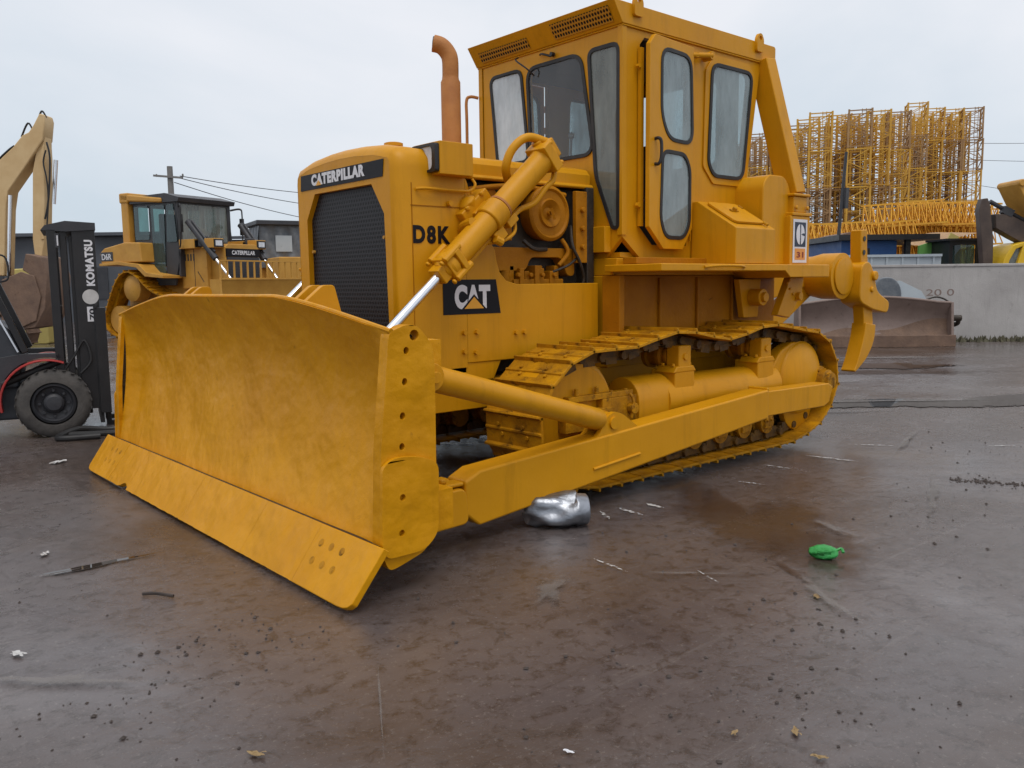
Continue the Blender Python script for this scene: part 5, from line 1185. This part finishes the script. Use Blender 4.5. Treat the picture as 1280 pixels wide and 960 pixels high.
# ---- leaning dark pole
g = MB(); a = wp(1058, 190, 30); b = wp(1045, 330, 30); b = b + (b - a) * (b.z / (a.z - b.z)); g.cyl(b, a, .07, .05, 10); g.bar(a - Vector((0, 0, 1.2)), a - Vector((.05, .05, 1.9)), .2, .2)
tag(g.build('utility_pole', 'dark_steel'), 'slim dark leaning pole in front of the lattice stacks', 'pole')

# ---- yard wall
t = thing('yard_wall', 'grey stained rendered wall at the right of the yard', 'wall', site(4.2, 19.8), ROT0)
g = MB(); g.box(0, 20, 0, .24, 0, 1.72); g.build('wall_body', 'concrete_wall', t)
g = MB(); g.box(0, 20, -.02, .26, 1.72, 1.78); g.build('coping', 'concrete_wall', t, .01)
s_a, z_a = P2(1158, 372, 19.78); s_b, _ = P2(1199, 372, 19.78)
text_obj('painted_figures', '20 0', 'brown_steel', t, (s_a - 4.2, -.001, z_a + .04), (1, 0, 0), (0, 0, 1), (s_b - s_a) * .85, .15, 0, .001, .001)
# debris line at the wall foot
g = MB(); rnd = random.Random(11)
for k in range(420):
    s_ = rnd.uniform(8.0, 15); dd = 19.75 - abs(rnd.gauss(0, .16)); p = site(s_, dd); r_ = rnd.uniform(.02, .07); h_ = rnd.uniform(.02, .16)
    g.add([p + Vector((r_ * math.cos(a), r_ * math.sin(a), 0)) for a in (0, 1.6, 3.2, 4.8)] + [p + Vector((rnd.uniform(-.05, .05), rnd.uniform(-.05, .05), h_))], [(0, 1, 4), (1, 2, 4), (2, 3, 4), (3, 0, 4), (3, 2, 1, 0)])
tag(g.build('weeds', 'weed'), 'strip of dark weeds and rubble along the wall foot', 'weeds', None, 'stuff')

# ---- detached blade on the ground
bt = thing('detached_blade', 'worn brown bulldozer blade lying detached in front of the grey wall', 'blade', site(7.85, 18.6), ROT0 - R(3)); bt.scale = (.93, .93, .97)
g = MB(); zt2 = lambda u: .95 + .14 * math.sin(PI * min(1, u * 1.05)) 
fb = lambda u, v, o_: (-1.70 + 3.4 * u, -.25 + .22 * math.sin(PI * v) + .05 * v + o_, .02 + zt2(u) * v)
g.grid(lambda u, v: fb(u, v, 0), 40, 14); g.grid(lambda u, v: fb(u, v, .05), 40, 14); g.tube([fb(k / 14, 1, .02) for k in range(15)], .03, 8)
mbp = g.build('blade_face', 'brown_steel', bt)
g = MB(); g.box(-1.76, 1.80, -.30, -.255, .0, .26); g.build('cutting_edge', 'mud', bt, .01)
g = MB(); g.prism([(-.30, .0), (-.20, .98), (.15, .96), (.22, .3), (.12, 0)], 'x', 1.70, 1.76); g.prism([(-.30, .0), (-.20, .95), (.15, .9), (.22, .3), (.12, 0)], 'x', -1.76, -1.70); g.box(-1.5, 1.5, .05, .25, .3, .6)
g.build('end_plate', 'brown_steel', bt, .01)
g = MB(); g.grid(lambda u, v: (-1.15 + 2.85 * u, fb((.55 + 2.85 * u) / 3.4, (.10 + v * (.18 + .28 * u + .07 * math.sin(u * 9))), 0)[1] - .012, .02 + 1.0 * (.10 + v * (.18 + .28 * u + .07 * math.sin(u * 9)))), 40, 8); g.build('mud_layer', 'mud', bt)
g = MB(); g.tube([(1.78, .1, .62), (1.95, .05, .60), (2.0, .1, .5), (1.9, .2, .45)], .05, 8); g.cyl((1.74, .0, .62), (2.02, .0, .62), .07, n=12); g.tube([(1.2, .15, 1.0), (1.5, .1, 1.09), (1.75, .0, .95), (1.80, -.05, .6)], .02, 6); g.build('tilt_fitting', 'grease', bt)
# curved hood panel and board behind it
s_, _ = P2(1112, 360, 19.0); g = MB(); A_ = [R(x) for x in range(0, 181, 12)]
g.prism([(-.30, .75)] and [(.32 * math.cos(a), 1.05 + .45 * abs(math.sin(a)) ** .8) for a in A_] + [(-.34, 0), (.34, 0)], 'y', -.1, .12)
o = g.build('machine_hood', 'blue_grey_plastic', None, .03); o.location = site(s_, 19.2); o.rotation_euler = (0, 0, ROT0 - .2); tag(o, 'grey-blue rounded machine hood standing between the detached blade and the wall', 'machine part')
s_, _ = P2(1150, 360, 19.2); g = MB(); g.prism([(-.35, 0), (.32, 0), (.30, 1.02), (.20, 1.18), (-.28, 1.42), (-.35, 1.42)], 'y', 0, .05); o = g.build('board', 'pale_panel', None, .004); o.location = site(s_, 19.45); o.rotation_euler = (-.08, 0, ROT0); tag(o, 'pale grey board leaning on the wall right of the rounded hood', 'board')
# ---- things behind the wall
def bwall(px0, px1, py0, py1, d):
    s0, z1 = P2(px0, py0, d); s1, z0 = P2(px1, py1, d); return s0, s1, z0, z1
s0, s1, z0, z1 = bwall(1052, 1120, 299, 328, 27); st2 = thing('shelter', 'blue tarpaulin shelter with a black roof edge behind the wall', 'shelter', site((s0 + s1) / 2, 27), ROT0); w = (s1 - s0) / 2
g = MB(); g.box(-w, w, 0, 3, 0, z1 - .06); g.build('tarpaulin', 'blue_tarp', st2)
g = MB(); g.box(-w - .2, w + 1.2, -.3, 3.2, z1 - .05, z1 + .12); g.box(w + .2, w + .35, -.2, -.05, 0, z1); g.box(-.12, .02, -.02, -.005, z0 + .1, z0 + .45); g.build('roof', 'black', st2)
s0, s1, z0, z1 = bwall(1060, 1176, 322, 333, 24); g = MB(); g.box(-(s1 - s0) / 2, (s1 - s0) / 2, 0, .3, 0, z1); g.box(-(s1 - s0) / 2, (s1 - s0) / 2, -.06, .32, z1, z1 + .07)
for k in range(6): x = -(s1 - s0) / 2 + (k + .5) * (s1 - s0) / 6; g.box(x - .03, x + .03, -.03, 0, 0, z1)
o = g.build('low_fence', 'pale_panel'); o.location = site((s0 + s1) / 2, 24); o.rotation_euler = (0, 0, ROT0); tag(o, 'pale blue panel fence with a dark rail just above the wall top', 'fence')
s0, s1, z0, z1 = bwall(1148, 1168, 301, 324, 26); g = MB(); g.prism([(-.25, 0), (.27, 0), (.25, z1), (-.22, z1 - .15)], 'y', 0, .1); o = g.build('green_sheet', 'green'); o.location = site((s0 + s1) / 2, 26); o.rotation_euler = (0, 0, ROT0); tag(o, 'bright green sheet propped behind the wall beside the blue shelter', 'sheet')
s0, s1, z0, z1 = bwall(1168, 1184, 294, 318, 26); g = MB(); g.prism([(-.20, 0), (.12, 0), (.28, z1), (.02, z1 + .1), (-.12, z1 - .4)], 'y', 0, .06); o = g.build('torn_sheet', 'pale_yellow'); o.location = site((s0 + s1) / 2, 26.3); o.rotation_euler = (.1, .1, ROT0); tag(o, 'torn pale yellow sheet next to the green one', 'sheet')
# collapsed tin roof
s_, z_ = P2(1140, 298, 29); g = MB(); g.grid(lambda u, v: (-2.4 + 4.8 * u, -.6 + 2.2 * v, z_ + .12 * math.sin(u * 9 + v) + .25 * u * v - .15 * math.sin(u * 3.5) ), 26, 8)
for x in (-2.2, 0, 2.2): g.box(x - .05, x + .05, .5, .6, 0, z_)
o = g.build('tin_roof', 'crane_rust'); o.location = site(s_, 29); o.rotation_euler = (0, 0, ROT0); tag(o, 'rusty bent tin roof on posts above the green sheet', 'roof')
s_, z_ = P2(1058, 285, 33); g = MB(); g.prism([(-1.6, 0), (1.7, 0), (1.5, z_ - .35), (.2, z_ - .15), (-1.2, z_ - .5)], 'y', 0, 2.5); o = g.build('brown_shed', 'mud'); o.location = site(s_, 33); o.rotation_euler = (0, 0, ROT0); tag(o, 'low rust brown shed below the leaning pole', 'building')
s0, s1, z0, z1 = bwall(1186, 1222, 301, 332, 25); kb = thing('loader_cab', 'dark machine cab with scratched windows behind the wall', 'machine cab', site((s0 + s1) / 2, 25), ROT0)
g = MB(); w = (s1 - s0) / 2; win = rp([(-w + .1, z0 + .05), (w - .1, z0 + .05), (w - .1, z1 - .12), (-w + .1, z1 - .12)], .05)
g.panel([(-w, 0), (w, 0), (w, z1), (-w, z1)], [win], (0, 0, 0), (1, 0, 0), (0, 0, 1), 0, .06); g.box(-w, w, 1.0, 1.06, 0, z1); g.box(-w - .15, w + .1, -.15, 1.1, z1, z1 + .06); g.box(-w, -w + .06, 0, 1, 0, z1); g.build('cab_frame', 'black', kb)
g = MB(); g.panel(win, [], (0, .0, 0), (1, 0, 0), (0, 0, 1), -.03, -.035); g.build('window', 'glass_green', kb)
# right hand excavator
e2o = site(15.6, 24); e2_ = thing('excavator', 'excavator behind the wall at the right edge with brown stick and bright yellow cab', 'excavator', e2o, ROT0)
def L3(px, py): a_, b_ = P2(px, py, 24); return (a_ - 15.6, b_)
g = MB(); g.prism([L3(*p) for p in ((1221, 262), (1225, 249), (1232, 248), (1235, 256), (1239, 300), (1238, 345), (1227, 345), (1224, 300))], 'y', -.12, .12); g.build('stick', 'dark_brown', e2_, .02)
g = MB(); g.prism([L3(*p) for p in ((1240, 268), (1256, 268), (1300, 290), (1360, 340), (1330, 350), (1290, 312), (1262, 298), (1241, 286))], 'y', -.18, .18); g.build('boom', 'dark_brown', e2_, .02)
g = MB(); a_, b_ = L3(1236, 252), L3(1290, 282); g.cyl((a_[0], -.05, a_[1]), (b_[0], -.05, b_[1]), .06, n=10); g.bar((L3(1250, 262)[0], -.1, L3(1250, 262)[1]), (L3(1262, 268)[0], -.1, L3(1262, 268)[1]), .18, .2); g.build('stick_cylinder', 'dark_steel', e2_)
g = MB(); g.prism([L3(*p) for p in ((1259, 232), (1264, 226), (1272, 232), (1330, 240), (1335, 290), (1300, 285), (1284, 272), (1270, 255))], 'y', -.5, .5); g.cyl((L3(1264, 231)[0], -.55, L3(1264, 231)[1]), (L3(1264, 231)[0], .55, L3(1264, 231)[1]), .10, n=12); g.build('bucket', 'mid_yellow', e2_, .03)
ccab = [L3(*p) for p in ((1240, 345), (1246, 322), (1256, 307), (1270, 303), (1340, 302), (1345, 345))]; cwin = [L3(*p) for p in ((1249, 340), (1252, 326), (1260, 312), (1268, 309), (1264, 322), (1258, 340))]
g = MB(); g.panel(ccab, [cwin], (0, -.4, 0), (1, 0, 0), (0, 0, 1), -1.0, 0); g.prism([L3(*p) for p in ((1244, 345), (1400, 345), (1400, 372), (1244, 372))], 'y', -.6, 1.6); yc_ = g.build('cab', 'bright_yellow', e2_, .03)
g = MB(); g.panel(cwin, [], (0, -.3, 0), (1, 0, 0), (0, 0, 1), -.02, 0); g.build('window', 'glass_dusty', yc_)
g = MB(); q = L3(1270, 372); g.box(q[0] - .2, q[0] + 3.2, -.9, 1.6, 0, q[1]); g.build('undercarriage', 'mud', e2_, .05)

# ---- litter
g = MB(); rnd = random.Random(3); rings = []
for i, (x, r_) in enumerate(((-.20, .055), (-.19, .075), (-.13, .10), (-.05, .108), (.03, .112), (.09, .115), (.10, .122), (.115, .122), (.125, .115), (.17, .112), (.18, .10))):
    n = 26; ring = []
    for k in range(n):
        a = 2 * PI * k / n; rr = r_ * (1 + (.16 * math.sin(3 * a + i * .8) + .10 * math.sin(5 * a - i * 1.3) if i < 6 else .015 * math.sin(3 * a))); ring.append(Vector((x + .02 * math.sin(2 * a + i) * (i < 6), rr * math.cos(a), .118 + rr * math.sin(a) * (.92 if math.sin(a) < 0 else 1))))
    rings.append(ring)
g.loft(rings)
o = g.build('crushed_can', 'silver', None, 0, auto=60); o.location = (1.93, 1.66, -.008); o.scale = (1, 1, .86); o.rotation_euler = (0, 0, R(145)); tag(o, 'crushed silver metal drum lying under the push arm', 'metal drum')
g = MB(); rings = []
for i, (x, r_) in enumerate(((-.078, .006), (-.074, .018), (-.06, .026), (-.035, .036), (0, .040), (.035, .036), (.055, .028), (.068, .018), (.072, .006))):
    rings.append([Vector((x, r_ * (1 + .16 * math.sin(4 * a + i) + .1 * math.sin(7 * a + 2 * i)) * math.cos(a) * 1.15, .036 + r_ * .95 * (1 + .12 * math.sin(5 * a + i * 2)) * math.sin(a))) for a in [2 * PI * k / 28 for k in range(28)]])
g.loft(rings); g.tube([(.06, 0, .05), (.085, .01, .06), (.095, -.01, .045)], .008, 6)
o = g.build('plastic_bag', 'green_bag', None, 0, auto=30); o.location = (1.35, 3.08, 0); o.rotation_euler = (0, 0, R(120)); tag(o, 'crumpled green plastic bag lying on the open yard', 'bag')
g = MB(); g.tube([(4.22, 1.16, .012), (4.18, 1.21, .018), (4.12, 1.29, .012)], .008, 6); tag(g.build('stick', 'stone'), 'short dark stick on the wet ground left of the blade corner', 'stick')
def scrap(x, y, sz, rot, label, mat='paper', seed=0):
    rn = random.Random(seed); g = MB(); n = 7; g.grid(lambda u, v: (sz * (u - .5) + .2 * sz * math.sin(v * 7), sz * .45 * (v - .5) + .1 * sz * math.sin(u * 9), .006 + .12 * sz * abs(math.sin(u * 6 + v * 4 + seed))), n, n, False)
    o = g.build('paper_scrap', mat); o.location = (x, y, .002); o.rotation_euler = (0, 0, rot); tag(o, label, 'scrap', 'scraps lying on the ground')
scrap(4.42, .13, .07, 1.2, 'white paper scrap farthest left, beyond the thin puddle', 'paper', 1)
scrap(3.46, .94, .03, .4, 'tiny white scrap near the middle of the cutting edge', 'paper', 2)
scrap(4.82, 1.51, .06, 2.0, 'pale flat scrap at the left edge of the foreground', 'paper', 3)
scrap(3.68, 3.52, .03, 2.0, 'small white disc-like scrap at the bottom of the foreground', 'decal_white', 4)
scrap(3.05, 3.93, .045, .8, 'tan leaf scrap bottom centre right of the foreground', 'stone_tan', 5)
scrap(3.20, 3.80, .03, .2, 'small tan leaf scrap left of the bottom centre one', 'stone_tan', 6)
scrap(3.13, 4.06, .04, 2.2, 'tan leaf scrap at the bottom edge of the foreground', 'stone_tan', 7)
scrap(4.42, 2.87, .05, 2.2, 'small tan scrap near the lower left edge', 'stone_tan', 8)
scrap(3.72, -2.6, .12, .5, 'grey paper scrap by the far end of the blade', 'paper', 9)
scrap(1.9, 3.35, .05, .9, 'tan scrap just short of the green bag', 'stone_tan', 10)
# mud crumbs
g = MB(); rnd = random.Random(17)
def crumb(x, y, r_):
    vs = [Vector((x, y, r_ * .25)) + Vector((rnd.uniform(.6, 1.2) * r_ * a, rnd.uniform(.6, 1.2) * r_ * b, rnd.uniform(.5, 1) * r_ * c)) for a, b, c in ((1, 0, 0), (-1, 0, 0), (0, 1, 0), (0, -1, 0), (0, 0, .8), (0, 0, -.3))]
    g.add(vs, [(0, 2, 4), (2, 1, 4), (1, 3, 4), (3, 0, 4), (2, 0, 5), (1, 2, 5), (3, 1, 5), (0, 3, 5)])
clusters = [(3.9, 2.0, .5), (2.2, 3.5, .35), (2.8, 3.9, .4), (1.4, 2.6, .7), (-2.2, 2.6, .7), (4.6, 2.3, .3), (.2, 3.2, 1.0), (3.4, -2.8, .9), (3.0, 3.2, .8), (4.3, 1.9, .25), (-1.1, 3.0, .3), (3.0, -3.6, .8)]
for (x, y, s_) in clusters:
    for k in range(42): crumb(rnd.gauss(x, s_ * .5), rnd.gauss(y, s_ * .5), rnd.choice((.003, .004, .005, .006, .008, .013)))
for k in range(420): crumb(rnd.uniform(-7, 5), rnd.uniform(-3, 5), rnd.choice((.003, .004, .005, .006, .009)))
for k in range(120): t = k / 120; crumb(-.97 - .24 * t + rnd.gauss(0, .03), 2.79 + .5 * t + rnd.gauss(0, .03), rnd.uniform(.006, .016))
tag(g.build('mud_crumbs', 'stone'), 'dark mud crumbs and grit scattered over the yard', 'grit', None, 'stuff')

# ---- camera
cd = bpy.data.cameras.new('camera'); cam = bpy.data.objects.new('camera', cd); COL.objects.link(cam); scene.camera = cam
cd.sensor_width = 36; cd.lens = 1067.73 / 1280 * 36; cd.clip_end = 2000; cd.clip_start = .05
fwd = Vector((math.cos(YAW) * math.cos(PIT), math.sin(YAW) * math.cos(PIT), math.sin(PIT))); upv = SD.cross(fwd)
r2 = SD * math.cos(ROL) + upv * math.sin(ROL); u2 = -SD * math.sin(ROL) + upv * math.cos(ROL); b2 = -fwd
cam.matrix_world = Matrix(((r2.x, u2.x, b2.x, CAM.x), (r2.y, u2.y, b2.y, CAM.y), (r2.z, u2.z, b2.z, CAM.z), (0, 0, 0, 1)))
vs = scene.view_settings; vs.view_transform = 'Standard'; vs.look = 'None'; vs.gamma = 1; vs.exposure = 0.0; vs.use_curve_mapping = False
scene.cycles.max_bounces = 8; scene.cycles.diffuse_bounces = 3; scene.cycles.glossy_bounces = 4; scene.cycles.transparent_max_bounces = 16
scene.cycles.use_denoising = True
